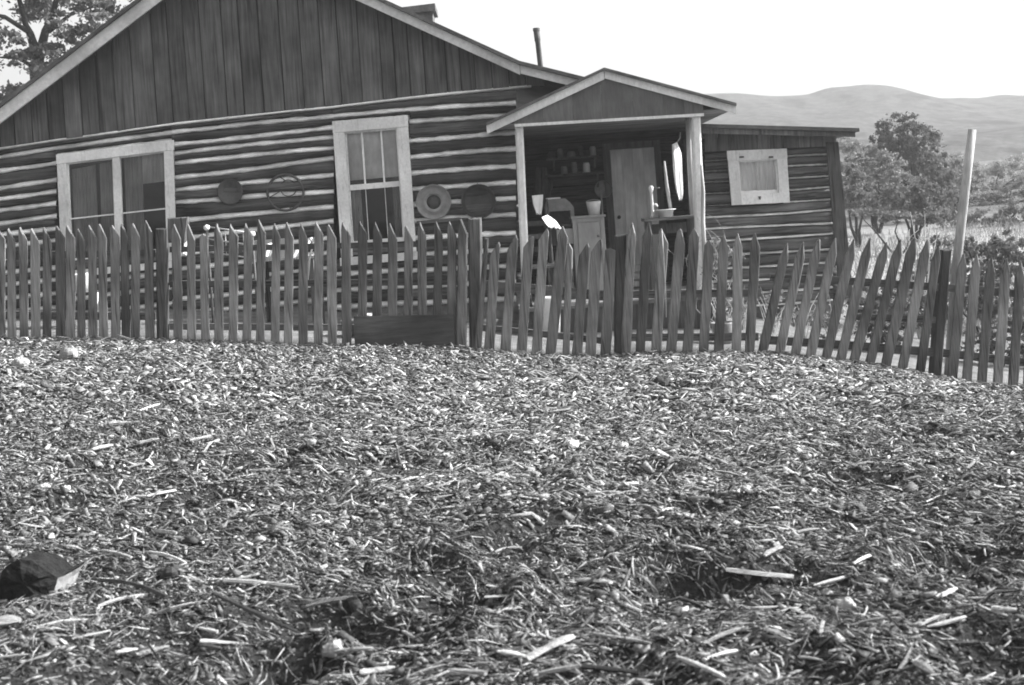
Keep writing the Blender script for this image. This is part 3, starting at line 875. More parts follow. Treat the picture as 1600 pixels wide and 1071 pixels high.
# wing side wall closing the porch
for i in range(11):
    z0 = FL + 0.08 + i * 0.19
    MB().tube([(P(1098, 300, YWING).x, YWING + 0.02, z0), (P(1098, 300, YWING).x, YBACK - 0.02, z0)], 0.092, 9, 0.03).build('log', M['log'], house, True)
YD = YBACK - 0.06
dl, dr_ = P(957, 300, YD).x, P(1026, 300, YD).x
dz1 = P(990, 232, YD).z
dr = MB().box((dl, YD - 0.03, FL + 0.01), (dr_, YD + 0.01, dz1)).build('door', M['door'], house)
for k in range(4):
    x0 = dl + (dr_ - dl) * k / 4
    MB().box((x0 + 0.004, YD - 0.044, FL + 0.02), (x0 + (dr_ - dl) / 4 - 0.004, YD - 0.032, dz1 - 0.01)).build('plank', M['door'], dr)
MB().lathe([(0.0, 0.06), (0.022, 0.058), (0.026, 0.045), (0.012, 0.03), (0.012, 0.0)], (dl + 0.06, YD - 0.046, FL + 0.95), 'Y').build('knob', M['iron'], dr, True)
mb = MB()
mb.box((dl - 0.10, YD - 0.05, FL + 0.01), (dl - 0.004, YD - 0.01, dz1 + 0.09))
mb.box((dr_ + 0.004, YD - 0.05, FL + 0.01), (dr_ + 0.09, YD - 0.01, dz1 + 0.09))
mb.box((dl - 0.003, YD - 0.05, dz1 + 0.004), (dr_ + 0.003, YD - 0.01, dz1 + 0.09))
mb.build('door_frame', M['board'], house)

# ------------------------------------------------------------------ picket fence
def picket(parent, tip, base, w, tf=0.25, ls=None, rs=None, yo=0.0, mat='picket', flat=0.0, th=0.022, Y=YF):
    """tip/base in photo px on the fence plane; base is the centre of the foot, tf: where the tip sits across the width"""
    ls = 16 if ls is None else ls
    rs = 22 if rs is None else rs
    cx = tip[0] + (0.5 - tf) * w                 # body centre at the tip height
    ax = (base[0] - cx) / (base[1] - tip[1])
    def at(s, v):                                # s: -.5 .. .5 across
        return XZ(cx + ax * (v - tip[1]) + s * w, v, Y)
    bb = base[1] + 4
    wob = [random.uniform(-.035, .035) for _ in range(4)]
    H_ = base[1] - tip[1]
    jr = lambda: random.uniform(-.045, .045)
    poly = [at(-.5 + wob[0], bb), at(.5 + wob[1], bb)]
    poly += [at(.5 + jr(), tip[1] + rs + (H_ - rs) * f) for f in (.8, .55, .32, .14)]
    poly += [at(.5, tip[1] + rs)]
    broken = random.random() < .22
    if flat or broken:
        fl_ = flat if flat else random.uniform(.1, .2)
        dv = random.uniform(2, 5) if broken else 0
        c_ = min(max(tf - .5, -.5 + fl_), .5 - fl_)
        poly += [at(c_ + fl_, tip[1] + dv), at(c_ + fl_ * .2, tip[1] + dv * .3), at(c_ - fl_, tip[1] + 1 + dv * random.uniform(.6, 1.6))]
    else:
        poly += [at(tf - .5 + .05, tip[1]), at(tf - .5 - .05, tip[1] + 0.6)]
    poly += [at(-.5, tip[1] + max(ls, 4))]
    poly += [at(-.5 + jr(), tip[1] + max(ls, 4) + (H_ - ls) * f) for f in (.14, .32, .55, .8)]
    yj = yo + random.uniform(-0.006, 0.006)
    return MB().chamfer(poly, Y - th / 2 + yj - 0.01, Y + th / 2 + yj - 0.01, random.uniform(.005, .011)).build('picket', M[mat], parent)

def rail(parent, pts, h, y0=YF + 0.018, d=0.04, mat='rail'):
    up = [XZ(u, v, YF) for u, v in pts]; lo = [XZ(u, v + h, YF) for u, v in pts]
    return MB().prism(up + lo[::-1], y0, y0 + d).build('rail', M[mat], parent)

def fpost(parent, TL, TR, BR, BL, y0, d, mat='post', name='post', cut=0):
    return MB().chamfer([XZ(*TL, YF), XZ(*TR, YF), XZ(*BR, YF), XZ(*BL, YF)], y0, y0 + d, .013).build(name, M[mat], parent)

fl = thing('picket_fence', G(120, 532), 'close set picket stretch below the wide double window, darkest of the fence', 'fence', 'weathered picket fence in front of the cabin')
LT = [(-56 - 17.5 * k, 353 + (k % 3)) for k in range(9, 0, -1)] + [(-56, 353), (-40, 356), (-22, 355), (-4, 355), (14, 356), (31.7, 355), (50, 357), (69, 355), (89, 353), (104.6, 352), (122, 358), (139, 352), (155, 349), (174.6, 351), (190.5, 350), (206, 347.5), (228, 343)]
for i, (u, v) in enumerate(LT):
    w = random.uniform(12.5, 14.2)
    picket(fl, (u, v), (u + 6 + random.uniform(-1, 1), 530 + random.uniform(-1, 1.5)), w, 0.12 + random.uniform(-.05, .08), 6, random.uniform(18, 24))
rail(fl, [(-220, 398), (240, 391)], 11); rail(fl, [(-220, 486), (240, 489)], 12)
fpost(fl, (244.5, 357), (260, 357), (262, 536), (246, 536), YF - 0.035, 0.09)
MB().chamfer([XZ(258, 341, YF), XZ(291, 339, YF), XZ(286, 380, YF), XZ(258, 380, YF)], YF + 0.065, YF + 0.11, .012).build('post_board', M['post'], fl)

fm = thing('picket_fence', G(500, 541), 'even middle stretch of pickets with a wide board nailed along its foot', 'fence', 'weathered picket fence in front of the cabin')
MT = [(272, 350.5, 279, 531), (294.5, 350.5, 300, 532), (317, 364, 321, 533), (338.6, 349.5, 342, 534), (360, 348.5, 364, 535), (384, 347.5, 386, 536), (404, 343, 406.5, 537), (429, 349, 430, 537.5),
      (448, 347.5, 450.5, 538), (471, 349.5, 474, 538.5), (493.5, 346.5, 497.5, 539), (513, 350, 519, 539.5), (535.5, 347.5, 542, 540), (562, 346, 566, 541), (586, 347, 589, 541), (609, 349, 613, 541),
      (634, 351.5, 637, 542), (656, 347, 660, 542), (681, 345, 683, 542.5), (702, 346, 706, 543)]
for u, v, bu, bv in MT:
    if u == 317:
        picket(fm, (u, v), (bu, bv), 13, 0.4, 2, 4, flat=0.3)
    else:
        picket(fm, (u, v), (bu, bv), random.uniform(13.2, 15), 0.18 + random.uniform(-.06, .1), 14 + random.uniform(-3, 3), random.uniform(20, 26))
rail(fm, [(264, 386), (714, 376)], 9); rail(fm, [(264, 440), (714, 436)], 10); rail(fm, [(264, 506), (560, 508)], 10)
MB().prism([XZ(554, 494, YF), XZ(709, 491, YF), XZ(710, 544, YF), XZ(556, 543, YF)], YF - 0.066, YF - 0.036).build('patch_board', M['patch'], fm)
MB().chamfer([XZ(713, 545, YF), XZ(729, 545, YF), XZ(731, 366, YF), XZ(721, 342, YF), XZ(717, 343, YF), XZ(716, 360, YF)], YF - 0.06, YF + 0.015, .012).build('post', M['picket'], fm)
MB().chamfer([XZ(731, 341, YF), XZ(752, 340, YF), XZ(753, 380, YF), XZ(752, 550, YF), XZ(733, 550, YF)], YF + 0.02, YF + 0.13, .018).build('post', M['post'], fm)
rail(fm, [(650, 346), (716, 340), (734, 341)], 5, YF + 0.06, 0.05)

gt = thing('fence_gate', G(860, 556), 'leaning picket gate with ragged worn tips in front of the porch', 'gate')
GT = [(779, 378, 764.6, 544, 16, .8, 22, 5), (806, 367, 790, 546.5, 16, .72, 24, 8), (832, 369, 815, 548.6, 16.5, .8, 18, 4), (855, 356, 838.5, 551, 16, .8, 20, 8), (879, 353.5, 860, 554, 16, .35, 14, 18),
      (889, 378, 884.5, 554, 11, .4, 8, 12), (918, 380, 901, 556, 16, .75, 20, 8), (938, 374, 922.6, 556.5, 17, .8, 20, 6), (952, 386, 946, 554, 16, .4, 3, 5)]
for i, (u, v, bu, bv, w, tf, ls, rs) in enumerate(GT):
    picket(gt, (u, v), (bu, bv), w, tf, ls, rs, yo=(0.02 if i == 5 else 0) - 0.01, flat=0.1 if i in (2, 7) else 0.0)
rail(gt, [(757, 439), (845, 446), (956, 457)], 15, YF + 0.03); rail(gt, [(752, 508), (840, 517), (952, 530)], 10, YF + 0.03)
fpost(gt, (757, 372), (764, 372), (752, 548), (741, 548), YF - 0.03, 0.03, 'post', 'stile')
# wire hook on the gate
pts = [P(958 + 3 * math.cos(t) - 2, 545 + 6 * math.sin(t), YF - 0.04) for t in np.linspace(-2.0, 2.2, 12)]
MB().tube([P(957.5, 520, YF - 0.035)] + pts, 0.004, 6).build('hook', M['wire'], gt, True)

fr_ = thing('picket_fence', G(1150, 553), 'upright pickets beside the gate with vines and bare yard behind them', 'fence', 'weathered picket fence in front of the cabin')
RT = [(987.6, 348, 978, 547, 15, .5, 22, 22), (1014, 348, 1000.4, 546, 15, .6, 22, 18), (1033, 357, 1025, 546, 16, .2, 6, 24), (1062, 356, 1048.6, 547, 16, .35, 24, 26), (1084, 357, 1074, 549, 16, .4, 12, 14),
      (1107, 374, 1099, 551, 15, .4, 10, 14), (1130, 366, 1122.5, 550, 14.5, .45, 20, 20), (1152, 365, 1150, 551, 14.5, .45, 22, 22), (1179, 364, 1170.5, 551, 15, .35, 16, 24)]
for u, v, bu, bv, w, tf, ls, rs in RT:
    picket(fr_, (u, v), (bu, bv), w, tf, ls, rs)
fpost(fr_, (961, 369), (981, 366), (976, 552), (961, 552), YF + 0.0, 0.11)
rail(fr_, [(980, 455), (1190, 452)], 12); rail(fr_, [(978, 522), (1186, 521)], 12)
# loose string tied to a picket
MB().tube([P(1034, 360, YF - .05), P(1037, 400, YF - .045), P(1040, 450, YF - .05), P(1041, 496, YF - .045)], 0.0045, 6).build('string', M['wire'], fr_, True)

fe = thing('picket_fence', G(1400, 579), 'long run of pickets all leaning to one side where the ground drops', 'fence', 'weathered picket fence in front of the cabin')
ET = [(1230, 380, 1191, 553, 15), (1255, 378, 1217, 557, 15), (1279, 372, 1241, 559, 15), (1305, 372, 1265, 562, 15), (1334, 373, 1289, 565, 15), (1359, 372, 1311, 569, 15.5), (1385, 377, 1332, 571, 15), (1407, 374, 1357, 575, 15),
      (1428, 371, 1382, 578, 16), (1449, 374, 1409, 581, 15), (1466, 381, 1437, 584, 14), (1505, 396, 1487, 592, 15), (1526, 398, 1510, 596, 15), (1549, 402, 1534, 599, 15), (1572, 404, 1558, 603, 15),
      (1594, 408, 1582, 607, 15), (1616, 411, 1605, 610, 15), (1640, 414, 1629, 613, 15)]
ET += [(1664 + 23.5 * k, 417 + 3.2 * k, 1653 + 23.5 * k, 616 + 3.2 * k, 15) for k in range(11)]
for u, v, bu, bv, w in ET:
    picket(fe, (u, v), (bu, bv), w, .5, 26, 26)
fpost(fe, (1473, 391), (1488, 390), (1471, 595), (1456, 595), YF + 0.0, 0.11)
fpost(fe, (1700, 405), (1716, 405), (1704, 625), (1688, 625), YF + 0.0, 0.11)
rail(fe, [(1205, 428), (1330, 434), (1475, 444), (1920, 480)], 12); rail(fe, [(1190, 525), (1330, 534), (1475, 546), (1910, 596)], 13)
rail(fe, [(1340, 491), (1480, 496)], 10, YF + 0.02)

# ------------------------------------------------------------------ things hung on the cabin wall
def hang(name, u, v, r_px, prof, label, cat, mat, group='round metal things hung on the log wall'):
    c = P(u, v, YW - 0.045)
    r = r_px * YW / FPX
    t = thing(name, (c.x, c.y, c.z), label, cat, group)
    MB().lathe([(a * r, h) for a, h in prof], c, 'Y', 36).build('bowl', M[mat], t, True)
    n = MB().tube([c + Vector((0, 0.03, r * 0.98)), c + Vector((0, -0.01, r * 1.04))], 0.006, 6).build('nail', M['iron'], t)
    return t, c, r
t, c, r = hang('tin_pan', 361, 300, 20, [(0.0, 0.012), (0.55, 0.014), (0.62, 0.03), (0.9, 0.035), (1.0, 0.05), (1.0, 0.042), (0.88, 0.0), (0, 0.0)], 'dull round pan with flat bottom hung nearest the double window', 'pan', 'iron')
t, c, r = hang('enamel_basin', 678, 316, 27, [(0.0, 0.02), (0.38, 0.022), (0.46, 0.06), (0.60, 0.065), (0.68, 0.045), (0.84, 0.04), (0.93, 0.06), (1.0, 0.07), (1.02, 0.06), (0.9, 0.0), (0.0, 0.0)], 'pale ringed metal basin hung beside the tall sash window', 'basin', 'tin')
MB().lathe([(0.40 * r, 0.024), (0.41 * r, 0.034), (0.0, 0.036)], c, 'Y', 32).build('boss', M['iron'], t, True)
t, c, r = hang('black_pan', 748, 315, 26.5, [(0.0, 0.008), (0.78, 0.01), (0.86, 0.035), (0.97, 0.075), (1.0, 0.08), (1.02, 0.072), (0.9, 0.0), (0.0, 0.0)], 'blackened deep pan hung nearest the porch post', 'pan', 'darkpan')
c = P(446, 301, YW - 0.05); r = 28 * YW / FPX
hoop = thing('wheel_hoop', c, 'thin dark iron hoop with a smaller ring inside hung on the logs', 'hoop', 'round metal things hung on the log wall')
MB().tube([c + Vector((r * math.cos(a), 0, r * math.sin(a))) for a in np.linspace(0, 2 * math.pi, 41)], 0.016, 8).build('outer_ring', M['iron'], hoop, True)
c2 = c + Vector((0.04, 0.0, 0.05))
MB().tube([c2 + Vector((r * .45 * math.cos(a), 0, r * .45 * math.sin(a))) for a in np.linspace(0, 2 * math.pi, 31)], 0.006, 8).build('inner_ring', M['iron'], hoop, True)
for a in (0.3, 1.9, 3.4, 4.9):
    MB().tube([c2 + Vector((r * .45 * math.cos(a), 0, r * .45 * math.sin(a))), c + Vector((r * math.cos(a), 0, r * math.sin(a)))], 0.006, 6).build('spoke', M['iron'], hoop, True)

def stick_broom(x, y, z):
    vv = [(x - .14, y - .03, z), (x + .14, y - .03, z), (x + .14, y + .03, z), (x - .14, y + .03, z), (x - .03, y - .02, z + .4), (x + .03, y - .02, z + .4), (x + .03, y + .02, z + .4), (x - .03, y + .02, z + .4)]
    return vv, [(3, 2, 1, 0), (4, 5, 6, 7), (0, 1, 5, 4), (1, 2, 6, 5), (2, 3, 7, 6), (3, 0, 4, 7)]

# ------------------------------------------------------------------ things on the porch
def cyl_thing(name, base, prof, mat, label, cat, group=None, part='body'):
    t = thing(name, base, label, cat, group)
    MB().lathe(prof, base, 'Z', 28).build(part, M[mat], t, True)
    return t
Yc = 13.55
cab = thing('cupboard', (P(921, 400, Yc).x, Yc, FL), 'grey painted cupboard with a panelled door standing on the porch', 'cupboard')
x0, x1 = P(896, 370, Yc).x, P(946, 370, Yc).x; zt = P(920, 337, Yc).z
mb = MB(); mb.box((x0, Yc + 0.012, FL), (x1, Yc + 0.42, zt - 0.03)); mb.build('carcass', M['greypaint'], cab)
MB().box((x0 - 0.02, Yc - 0.02, zt - 0.028), (x1 + 0.02, Yc + 0.44, zt)).build('top', M['greypaint'], cab)
mb = MB()
mb.box((x0, Yc, FL), (x0 + 0.05, Yc + 0.011, zt - 0.03)); mb.box((x1 - 0.05, Yc, FL), (x1, Yc + 0.011, zt - 0.03)); mb.box((x0 + 0.051, Yc, zt - 0.075), (x1 - 0.051, Yc + 0.011, zt - 0.03))
mb.build('face_frame', M['greypaint'], cab)
dd = MB().box((x0 + 0.062, Yc - 0.008, FL + 0.08), (x1 - 0.062, Yc + 0.006, zt - 0.088)).build('door', M['greypaint'], cab)
MB().lathe([(0, 0.03), (0.014, 0.028), (0.016, 0.016), (0.008, 0.0)], (x1 - 0.09, Yc - 0.009, zt - 0.26), 'Y', 16).build('knob', M['iron'], dd, True)
b = Vector((P(930, 330, Yc).x, Yc + 0.2, zt))
bk = cyl_thing('bucket', b, [(0.0, 0.005), (0.062, 0.005), (0.088, 0.17), (0.094, 0.172), (0.094, 0.165), (0.068, 0.0), (0, 0.0)], 'enamel', 'pale pail standing on top of the grey cupboard', 'bucket')
MB().tube([b + Vector((0.09 * math.cos(a), 0.01, 0.165 + 0.03 * math.sin(a))) for a in np.linspace(0, math.pi, 12)], 0.004, 6).build('handle', M['wire'], bk, True)

Ys = 13.62
sx0, sx1 = P(853, 340, Ys).x, P(898, 340, Ys).x
sz = P(875, 351, Ys).z
stove = thing('bread_box', ((sx0 + sx1) / 2, Ys, sz), 'pale metal box with a rounded lid and open front on a dark stand', 'box')
zt2 = P(873, 311, Ys).z
mb = MB()
hh = zt2 - sz
prof = [(sx0, sz), (sx0 + 0.05, sz), (sx0 + 0.05, sz + hh * 0.52), (sx1 - 0.05, sz + hh * 0.52), (sx1 - 0.05, sz), (sx1, sz), (sx1, sz + hh * 0.62), (sx1 - 0.05, sz + hh * 0.85), (sx1 - 0.1, zt2), (sx0 + 0.03, zt2), (sx0, sz + hh * 0.7)]
mb.prism(prof, Ys, Ys + 0.3); mb.build('shell', M['tin'], stove)
MB().box((sx0 + 0.052, Ys + 0.22, sz + 0.005), (sx1 - 0.052, Ys + 0.24, sz + hh * 0.515)).build('back_panel', M['darkpan'], stove)
MB().box((sx0 + 0.02, Ys + 0.02, zt2 + 0.002), (sx1 - 0.16, Ys + 0.12, zt2 + 0.02)).build('lid_edge', M['enamel'], stove)
st = thing('wooden_stand', ((sx0 + sx1) / 2, Ys, FL), 'dark wooden stand with a drawer under the pale metal box', 'stand')
MB().box((sx0 - 0.03, Ys - 0.03, sz - 0.03), (sx1 + 0.03, Ys + 0.34, sz - 0.001)).build('top', M['post'], st)
MB().box((sx0, Ys + 0.02, sz - 0.26), (sx1, Ys + 0.30, sz - 0.031)).build('drawer_case', M['post'], st)
MB().box((sx0 + 0.12, Ys - 0.01, sz - 0.25), (sx1 + 0.02, Ys + 0.018, sz - 0.06)).build('drawer_front', M['greypaint'], st)
for xx in (sx0 + 0.03, sx1 - 0.03):
    for yy in (Ys + 0.04, Ys + 0.28):
        MB().box((xx - 0.02, yy - 0.02, FL), (xx + 0.02, yy + 0.02, sz - 0.262)).build('leg', M['post'], st)

# chair with white cloth over its back, by the left post
Ych = 13.25
cx = P(840, 340, Ych).x
chair = thing('wooden_chair', (cx, Ych, FL), 'dark wooden chair turned to the cupboard beside the pale porch post', 'chair')
for sx in (-0.16, 0.14):
    MB().tube([(cx + sx, Ych, FL), (cx + sx, Ych - 0.02, FL + 0.45), (cx + sx * 0.95, Ych + 0.05, P(840, 312, Ych).z)], [0.018, 0.018, 0.014], 8).build('leg', M['post'], chair, True)
    MB().tube([(cx + sx, Ych - 0.4, FL), (cx + sx, Ych - 0.38, FL + 0.44)], 0.018, 8).build('leg', M['post'], chair, True)
MB().box((cx - 0.2, Ych - 0.42, FL + 0.44), (cx + 0.18, Ych + 0.02, FL + 0.47)).build('seat', M['post'], chair)
for zz in (0.62, 0.78, 0.94):
    MB().box((cx - 0.16, Ych + 0.0, FL + zz), (cx + 0.14, Ych + 0.02, FL + zz + 0.06)).build('back_slat', M['post'], chair)

def drape(name, pts_px, Y, label, cat, mat='cloth', folds=0.02, n=10, thick=0.006, seed=1, group=None, turn=0.10):
    """hanging cloth: two px polylines (left edge, right edge) with folds"""
    rr = random.Random(seed)
    L_, R_ = pts_px
    m = len(L_)
    rows = 14
    t_ = np.linspace(0, 1, rows)
    lu = np.interp(t_, np.linspace(0, 1, m), [p[0] for p in L_]); lv = np.interp(t_, np.linspace(0, 1, m), [p[1] for p in L_])
    ru = np.interp(t_, np.linspace(0, 1, m), [p[0] for p in R_]); rv = np.interp(t_, np.linspace(0, 1, m), [p[1] for p in R_])
    ph = rr.uniform(0, 6)
    vv, ff = [], []
    for s in (0, 1):
        for i in range(rows):
            for k in range(n + 1):
                a = k / n
                q = P(lu[i] * (1 - a) + ru[i] * a, lv[i] * (1 - a) + rv[i] * a + (2.2 * math.sin(k * 1.9 + ph) if i == rows - 1 else 0), Y)
                f = folds * (math.sin(a * 9 + ph + i * 0.15) + 0.5 * math.sin(a * 21 + i * 0.3)) * (0.4 + 0.6 * i / rows)
                vv.append((q.x, q.y + f + s * thick + turn * a, q.z))
    W = n + 1; Q = rows * W
    for i in range(rows - 1):
        for k in range(n):
            a = i * W + k
            ff.append((a, a + W, a + W + 1, a + 1)); ff.append((Q + a + 1, Q + a + W + 1, Q + a + W, Q + a))
    for i in range(rows - 1):
        a = i * W; ff.append((a, Q + a, Q + a + W, a + W)); a += n; ff.append((a + W, Q + a + W, Q + a, a))
    for k in range(n):
        ff.append((k + 1, Q + k + 1, Q + k, k)); a = (rows - 1) * W + k; ff.append((a, Q + a, Q + a + 1, a + 1))
    o = MB().add(vv, ff).build(name, M[mat], None, True)
    return tag(o, label, cat, group)

drape('white_towel', ([(831, 306), (833, 320), (838, 334)], [(849, 304), (848, 322), (846, 336)]), Ych - 0.02, 'small white towel hung on the dark chair back', 'towel', seed=3, folds=0.02)
drape('white_rag', ([(846, 340), (852, 350), (858, 356)], [(856, 336), (870, 346), (878, 358)]), YF - 0.04, 'white rag caught over the tallest gate pickets', 'rag', seed=5, folds=0.015)
# worn shirt hanging under the porch eave at the right post
drape('hanging_shirt', ([(1050, 226), (1052, 262), (1054, 280), (1057, 300), (1061, 313)], [(1061, 221), (1068, 240), (1069, 270), (1070, 300), (1069, 313)]), 13.2, 'long white garment hanging by the porch post', 'garment', seed=8, folds=0.03, turn=0.16)
MB_h = MB().tube([P(1063, 207, 13.25), P(1062.5, 216, 13.25), P(1058, 223, 13.25)], 0.006, 6).build('peg', M['wire'], None, True)
tag(MB_h, 'bent pale wire hook from which the white garment hangs', 'hook')

# wash bench with basin, bottle and stick
Yb = 13.0
bz = P(1045, 339, Yb).z
bx0, bx1 = P(1004, 340, Yb).x, P(1086, 340, Yb).x
bench = thing('wash_bench', ((bx0 + bx1) / 2, Yb, FL), 'rough dark wash bench against the porch side with a basin on it', 'bench')
for k in range(2):
    MB().box((bx0, Yb - 0.16 + k * 0.17, bz - 0.035), (bx1, Yb + k * 0.17, bz)).build('top_plank', M['rail'], bench)
for xx in (bx0 + 0.06, bx1 - 0.06):
    for yy in (Yb - 0.13, Yb + 0.14):
        MB().box((xx - 0.025, yy - 0.02, FL), (xx + 0.025, yy + 0.02, bz - 0.036)).build('leg', M['post'], bench)
MB().box((bx0 + 0.09, Yb + 0.125, bz - 0.2), (bx1 - 0.09, Yb + 0.145, bz - 0.08)).build('apron', M['post'], bench)
b = Vector((P(1040, 338, Yb).x, Yb - 0.02, bz))
cyl_thing('wash_basin', b, [(0.0, 0.006), (0.06, 0.006), (0.105, 0.08), (0.125, 0.085), (0.125, 0.092), (0.10, 0.09), (0.075, 0.0), (0, 0.0)], 'enamel', 'white enamel basin with a wide rim on the wash bench', 'basin')
b = Vector((P(1021, 338, Yb).x, Yb + 0.06, bz))
pm = thing('pitcher_pump', b, 'slim pale pump with a side handle standing at the end of the wash bench', 'pump')
h = P(1024, 290, Yb).z - bz
MB().lathe([(0, 0), (0.035, 0), (0.03, 0.03), (0.02, 0.06), (0.018, h * 0.8), (0.028, h * 0.86), (0.032, h * 0.95), (0.02, h), (0, h)], b, 'Z', 16).build('body', M['enamel'], pm, True)
MB().tube([b + Vector((0.02, 0, h * 0.9)), b + Vector((0.11, 0, h * 0.92))], 0.007, 6).build('handle', M['iron'], pm, True)
MB().tube([b + Vector((0.015, 0, h * 0.4)), b + Vector((0.05, 0, h * 0.42)), b + Vector((0.065, 0, h * 0.34))], 0.011, 8).build('spout', M['enamel'], pm, True)
o = MB().tube([P(1038, 252, 13.2), P(1042, 290, 13.2), P(1050, 340, 13.15)], [0.012, 0.021, 0.024], 9, 0.05).build('wash_stick', M['polewood'], None, True)
tag(o, 'pale tapered stick leaning upright behind the white basin', 'stick')

# shelf on the back wall with jars
Ysh = YBACK - 0.20
z = P(890, 272, Ysh).z
sx_, ex_ = P(850, 272, Ysh).x, P(945, 272, Ysh).x
shf = thing('wall_shelf', ((sx_ + ex_) / 2, Ysh, z), 'dark plank shelf on the back wall of the porch', 'shelf')
MB().box((sx_, Ysh - 0.08, z - 0.025), (ex_, Ysh + 0.16, z)).build('plank', M['board'], shf)
for xx in (sx_ + 0.1, ex_ - 0.1):
    MB().bar((xx, Ysh + 0.14, z - 0.2), (xx, Ysh - 0.05, z - 0.03), 0.03, 0.03).build('bracket', M['board'], shf)
for i, (u, rr_, hh, mt, lab) in enumerate([(882, 0.045, 0.11, 'tin', 'squat dull can, first on the dim porch shelf'), (898, 0.04, 0.16, 'tin', 'tall dull can in the middle of the dim porch shelf'), (917, 0.05, 0.14, 'enamel', 'pale square-shouldered jar on the dim porch shelf')]):
    b = Vector((P(u, 272, Ysh).x, Ysh, z))
    cyl_thing('jar', b, [(0, 0), (rr_, 0), (rr_, hh * 0.8), (rr_ * 0.8, hh * 0.92), (rr_ * 0.8, hh), (0, hh)], mt, lab, 'jar', 'jars on the porch shelf')
z2 = P(890, 246, Ysh).z
shf2 = thing('wall_shelf', ((sx_ + ex_) / 2, Ysh, z2), 'upper dark plank shelf high on the back porch wall', 'shelf')
shf['label'] = 'lower dark plank shelf on the back porch wall'
MB().box((sx_ + .05, Ysh - 0.08, z2 - 0.022), (ex_ - .02, Ysh + 0.16, z2)).build('plank', M['board'], shf2)
for xx in (sx_ + 0.15, ex_ - 0.12):
    MB().bar((xx, Ysh + 0.14, z2 - 0.16), (xx, Ysh - 0.05, z2 - 0.026), 0.03, 0.03).build('bracket', M['board'], shf2)
for u, r9, h9, mt, lab in [(862, .05, .09, 'iron', 'low dark tin at the dim end of the upper shelf'), (876, .04, .13, 'tin', 'grey tin next to the low dark tin on the upper shelf'), (893, .055, .08, 'tin', 'wide shallow tin in the middle of the upper shelf'),
                           (908, .035, .15, 'iron', 'slim dark bottle on the upper shelf'), (927, .045, .13, 'greypaint', 'pale tin on the upper shelf nearest the door')]:
    b = Vector((P(u, 246, Ysh).x, Ysh + .02, z2))
    cyl_thing('jar', b, [(0, 0), (r9, 0), (r9, h9 * .82), (r9 * .75, h9 * .94), (r9 * .75, h9), (0, h9)], mt, lab, 'jar', 'jars on the porch shelf')
# dark coat on the wall left of the door, broom by the door, crates on the floor
drape('dark_coat', ([(838, 262), (834, 285), (832, 330)], [(856, 262), (860, 285), (862, 332)]), YBACK - .12, 'dark coat hanging on the porch wall behind the chair', 'coat', 'post', .03, 12, .02, 21, None, .02)
br = thing('broom', (P(948, 430, 14.6).x, 14.6, FL), 'upright broom leaning between cupboard and door', 'broom')
bx_ = P(948, 430, 14.6).x
MB().tube([(bx_, 14.6, FL + .38), (bx_ + .03, 14.95, P(950, 300, 14.9).z)], .013, 8).build('handle', M['polewood'], br, True)
MB().add(*stick_broom(bx_, 14.6, FL)).build('bristles', M['floor'], br)
for k, (u, yy, w9, h9, lab) in enumerate([(1003, 14.5, .36, .3, 'slatted crate on the porch floor under the door latch'), (880, 14.5, .4, .42, 'slatted crate behind the dark wooden stand')]):
    cx9 = P(u, 430, yy).x
    cr = thing('wooden_crate', (cx9, yy, FL), lab, 'crate')
    for j in range(3):
        z9 = FL + .02 + j * h9 / 3
        MB().box((cx9 - w9 / 2, yy, z9), (cx9 + w9 / 2, yy + .015, z9 + h9 / 3 - .025)).build('slat', M['polewood'], cr)
        MB().box((cx9 - w9 / 2, yy + .285, z9), (cx9 + w9 / 2, yy + .3, z9 + h9 / 3 - .025)).build('slat', M['polewood'], cr)
    for sx in (-1, 1):
        MB().box((cx9 + sx * (w9 / 2 - .011) - .01, yy + .016, FL + .001), (cx9 + sx * (w9 / 2 - .011) + .01, yy + .284, FL + h9)).build('end', M['polewood'], cr)
c = P(942, 296, YBACK - 0.05); r = 14 * YBACK / FPX
t = thing('wash_tub', c, 'round dull tub hung on the dark porch wall beside the door', 'tub')
MB().lathe([(0, 0.02), (r * 0.8, 0.02), (r * 0.95, 0.11), (r, 0.115), (r * 1.0, 0.1), (r * .85, 0.0), (0, 0)], c, 'Y', 32).build('bowl', M['tin'], t, True)
MB().tube([c + Vector((0, 0, r * .95)), c + Vector((0, -0.05, r * 1.12))], 0.008, 6).build('nail', M['iron'], t)

# ------------------------------------------------------------------ yard clutter between fence and cabin
Yi = 11.55
def gz(x, y): return float(ground_z(x, y))
bx0, bx1 = P(322, 352, Yi).x, P(394, 364, Yi).x
bed = thing('iron_bedstead', ((bx0 + bx1) / 2, Yi, gz(bx0, Yi)), 'old iron bed end with white knobs behind the middle pickets', 'bed frame')
k1, k2 = P(323, 356, Yi), P(394, 366, Yi)
for q in (k1, k2):
    MB().tube([(q.x, Yi, gz(q.x, Yi) - 0.03), (q.x, Yi, q.z)], 0.014, 8).build('leg', M['iron'], bed, True)
    MB().lathe([(0, -0.03), (0.02, -0.028), (0.034, -0.005), (0.03, 0.02), (0.0, 0.032)], q, 'Z', 14).build('knob', M['cloth'], bed, True)
for dz_ in (0.0, -0.13, -0.2, -0.27):
    MB().tube([k1 + Vector((0, 0, dz_ + 0.01)), k2 + Vector((0, 0, dz_ + 0.01))], 0.009, 6).build('bar', M['wire'], bed, True)
for t_ in (0.2, 0.4, 0.6, 0.8):
    q = k1.lerp(k2, t_); MB().tube([q, q - Vector((0, 0, 0.27))], 0.006, 6).build('bar', M['wire'], bed, True)

